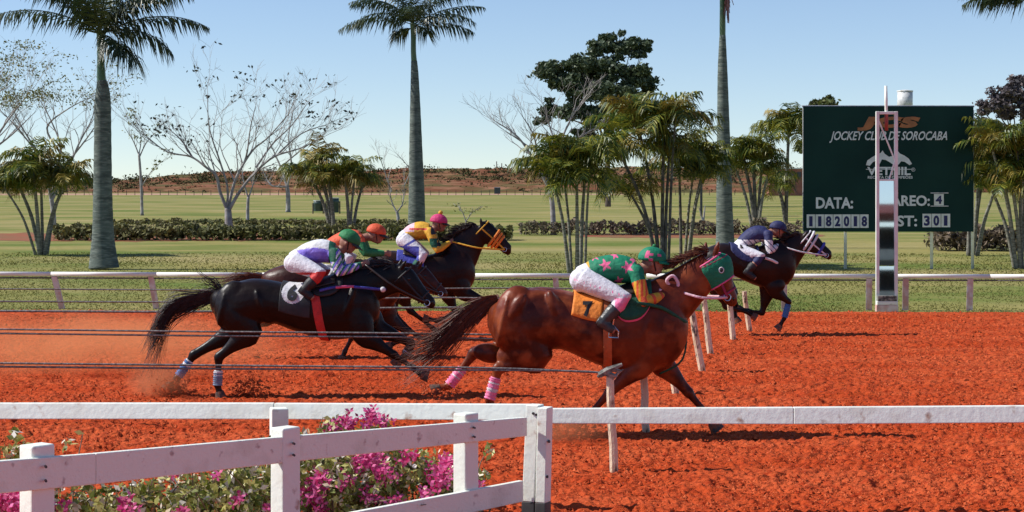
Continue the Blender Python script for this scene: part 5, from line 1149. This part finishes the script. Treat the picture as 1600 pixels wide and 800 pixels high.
JK = dict(pel=(510, 392), wa=(525, 382), ch=(546, 374), sh=(563, 374), neck=(574, 370), head=(588, 366), elb=(572, 394), hand=(602, 396), knee=(548, 404), ank=(525, 428), toe=(541, 436))
j = Jockey('jockey in an orange-red helmet, half hidden behind the violet jockey', h, JK, (1, .25), 'redor')
j.shirt(('redor', 'mgreen', 'whitec'), lambda c: (lambda x, y: 1 if (y > 377 and x > 560) else (2 if y > 386 else 0))(*topx(h, c)), .012); j.breeches(); j.boots()

# ================= yellow jockey's black horse
h = Horse('black racehorse with a yellow noseband and raised head, behind the group of three', 531, 570, .86, .14, .90, 'coat_dark', 'hair_black', .93)
h.neck([(702, 420, 34, .17), (718, 400, 30, .14), (731, 382, 25, .10), (743, 368, 20, .085), (752, 361, 16, .075)])
h.head([(747, 357, 14, .08), (755, 362, 18, .09), (767, 369, 15, .085), (778, 377, 11.5, .065), (788, 385, 9.5, .055), (794, 391, 8.5, .052)])
h.ear((752, 350), (751, 339), -.05); h.ear((759, 352), (760, 342), .05)
h.leg('hind', [(595, 430), (612, 465), (618, 492), (652, 524), (664, 532)], -.12); h.leg('hind', [(598, 430), (628, 464), (640, 486), (676, 514), (690, 524)], .12)
h.leg('fore', [(712, 430), (726, 458), (762, 470), (757, 490), (748, 497)], -.11); h.leg('fore', [(706, 432), (700, 462), (712, 490), (682, 502), (668, 499)], .10)
h.finish(.015)
h.hairs('tail', [(574, 412), (560, 410), (540, 414), (520, 424), (505, 436)], 90, .03, .08, .006, .03, .08, .1, .5, 9)
h.mane([(700, 376), (714, 366), (728, 356), (742, 348)], -1, -.25, 200, .17, 10)
h.patch('saddle_cloth', .52, .95, 1.75, [M['purple'], M['whitec']], .016, nx=20, na=60, rule=lambda c: 1 if (lambda x, y: y > 428 and y < 432)(*topx(h, c)) else 0); h.patch('saddle', .62, .9, .75, M['leather'], .04, nx=6)
h.bridle(M['yellow'], h.w(706, 377), nose=.55, reinm=M['yellow'])
for t_, w_ in ((.48, .02), (.56, .022), (.64, .02)): h.headband('fleece_noseband', t_, M['orange'], w_, 1.08)
JK = dict(pel=(632, 374), wa=(643, 364), ch=(658, 360), sh=(672, 362), neck=(679, 357), head=(686, 349), elb=(684, 390), hand=(704, 378), knee=(663, 398), ank=(646, 422), toe=(659, 432))
j = Jockey('jockey in a yellow and black top and magenta cap with a pompom', h, JK, (1, .15), 'magenta')
j.shirt(('yellow', 'black', 'redc', 'palepink', 'dgreen'), lambda c: (lambda x, y: 4 if (y > 372 and 672 < x < 684 and y < 386) else 1 if 674 < x < 682 and y < 366 else (2 if (640 < x < 668 and 356 < y < 359) else (3 if x < 648 and y < 362 else (1 if 676 < x < 690 and 378 < y < 384 else 0))))(*topx(h, c)), .011)
j.breeches(('breech', 'purple'), lambda c: (lambda x, y: 1 if (y > 384 and x < 656) or abs(y - 380 + (x - 640) * .6) < 2 else 0)(*topx(h, c))); j.boots('dgreen', .4)
mb = MB(); mb.ell(j.hc + j.up * .155, (.032, .032, .032), 10, 7); obj('pompom', mb, M['yellow'], j.root, sm=True)

# ================= dark horse by the sign
h = Horse('dark bay racehorse in white blinkers leading, galloping past the green board', 522, 1092, .88, .19, .82, 'coat_dark', 'hair_black', .93)
h.neck([(1206, 425, 33, .17), (1220, 408, 28, .14), (1236, 392, 22, .10), (1248, 382, 18, .085), (1258, 377, 15, .075)])
h.head([(1252, 372, 13, .08), (1260, 376, 16.5, .09), (1271, 382, 14, .085), (1281, 389, 10.5, .065), (1290, 395, 8.5, .055), (1295, 399, 7.5, .052)])
h.ear((1257, 368), (1262, 360), -.05); h.ear((1263, 368), (1269, 361), .05)
h.leg('fore', [(1208, 440), (1212, 456), (1231, 471), (1224, 496), (1217, 508)], -.11, wrap=(.15, .95, ('bluec', 'whitec'), ()), hoofdir=(-.5, .6)); h.leg('fore', [(1205, 440), (1200, 460), (1192, 490), (1170, 486), (1160, 484)], .10)
h.leg('hind', [(1118, 435), (1130, 462), (1132, 478), (1164, 486), (1174, 492)], -.12); h.leg('hind', [(1120, 436), (1142, 462), (1150, 476), (1150, 494), (1152, 498)], .12)
h.finish(.015)
h.mane([(1205, 388), (1220, 376), (1236, 368), (1250, 364)], -1, -.3, 200, .15, 12, .007)
h.hairs('tail', [(1094, 422), (1080, 426), (1064, 436), (1052, 446)], 60, .03, .08, .006, .03, .08, .1, .5, 13)
h.patch('saddle_cloth', .55, 1.06, 1.45, [M['navyc'], M['maroon']], .016, nx=16, na=50, rule=lambda c: 1 if topx(h, c)[1] > 416 else 0, rnd_=.3); h.patch('saddle', .72, 1.0, .75, M['leather'], .04, nx=6)
h.bridle(M['whitec'], h.w(1210, 381), nose=.62, reinm=M['whitec'])
h.headband('blue_noseband', .62, M['purple'], .022, 1.08); h.headband('white_blinker', .25, M['whitec'], .020, 1.08); h.headband('white_blinker', .36, M['whitec'], .018, 1.08)
h.strap('breast_strap', [h.w(1192, 402, -.25), h.w(1208, 408, -.22), h.w(1227, 420, -.12)], M['whitec'], .014)
JK = dict(pel=(1153, 392), wa=(1166, 376), ch=(1182, 366), sh=(1198, 366), neck=(1206, 362), head=(1216, 359), elb=(1199, 392), hand=(1216, 382), knee=(1186, 400), ank=(1163, 424), toe=(1177, 434))
j = Jockey('jockey in a navy and white top and navy cap on the leading horse', h, JK, (1, .2), 'navyc')
j.shirt(('navyc', 'whitec'), lambda c: (lambda x, y: 1 if (y > 374) and not (x - y) % 9 < 2 else 0)(*topx(h, c)), .011)
j.breeches(('breech', 'navyc'), lambda c: (lambda x, y: 1 if (x > 1172 and y > 400) or (abs(y - 400) < 2 and x < 1168) else 0)(*topx(h, c))); j.boots('black', .5)

# ------------------------------------------------------------------ kicked-up earth and dust
def spray(px, py, D, sx, sz, n, seed, lab, big=.03):
    global rnd; rnd = random.Random(seed); m = MB(); c = P(px, py, D)
    for _ in range(n): clod(m, c + Vector((rnd.gauss(0, sx), rnd.gauss(0, .18), abs(rnd.gauss(0, sz)))), rnd.uniform(.006, big) * rnd.random() + .005)
    tag(obj('flying_earth', m, M['clod'], loc=(c.x, D, 0)), lab, 'loose earth', kind='stuff')
spray(266, 612, 20.4, .10, .07, 420, 71, 'red earth thrown up by the trailing hind hoof of horse number 6')
spray(885, 678, 17.0, .13, .08, 520, 72, 'red earth thrown up by the front hoof of the chestnut horse')
spray(690, 618, 17.2, .09, .05, 120, 73, 'red earth falling from the hind hoof of the chestnut horse', .022)
spray(390, 612, 20.3, .10, .08, 260, 74, 'dark clump of earth in the air behind the hooves of horse number 6')
def dust(lab, c, r, dens, seed, col=(.80, .36, .18)):
    m = bpy.data.materials.new('dust'); m.use_nodes = True; nt = m.node_tree; nt.nodes.remove(nt.nodes['Principled BSDF']); N = nt.nodes; L = nt.links
    v = N.new('ShaderNodeVolumePrincipled'); v.inputs['Color'].default_value = (*col, 1); v.inputs['Anisotropy'].default_value = .2
    tc = N.new('ShaderNodeTexCoord'); n = N.new('ShaderNodeTexNoise'); n.inputs['Scale'].default_value = 1.6; n.inputs['Detail'].default_value = 3; L.new(tc.outputs['Object'], n.inputs['Vector'])
    mp = N.new('ShaderNodeMapping'); mp.inputs['Scale'].default_value = (1 / r[0], 1 / r[1], 1 / r[2]); L.new(tc.outputs['Object'], mp.inputs[0])
    ln = N.new('ShaderNodeVectorMath'); ln.operation = 'LENGTH'; L.new(mp.outputs[0], ln.inputs[0])
    fr = N.new('ShaderNodeMapRange'); fr.inputs[1].default_value = 1; fr.inputs[2].default_value = .2; L.new(ln.outputs['Value'], fr.inputs[0])
    nr = N.new('ShaderNodeMapRange'); nr.inputs[1].default_value = .35; nr.inputs[2].default_value = .7; L.new(n.outputs['Fac'], nr.inputs[0])
    a = N.new('ShaderNodeMath'); a.operation = 'MULTIPLY'; L.new(fr.outputs[0], a.inputs[0]); L.new(nr.outputs[0], a.inputs[1])
    b = N.new('ShaderNodeMath'); b.operation = 'MULTIPLY'; b.inputs[1].default_value = dens; L.new(a.outputs[0], b.inputs[0]); L.new(b.outputs[0], v.inputs['Density'])
    L.new(v.outputs[0], N['Material Output'].inputs['Volume'])
    mb = MB(); mb.ell(c, r, 20, 12); o = obj('dust_cloud', mb, m, loc=tuple(c), sm=True); tag(o, lab, 'dust', kind='stuff')
dust('hanging red dust behind the tail of the black horse number 6', (P(130, 0, 23).x, 22.6, .34), (2.9, 1.6, .42), 1.5, 1, (.97, .48, .22))
dust('small red dust puff at the trailing hind hoof of horse number 6', (P(250, 0, 20.2).x, 20.25, .17), (.42, .35, .24), 7.0, 2)
dust('red dust puff around the front hoof of the chestnut horse', (P(880, 0, 16.6).x, 16.7, .12), (.50, .4, .20), 5.0, 3)
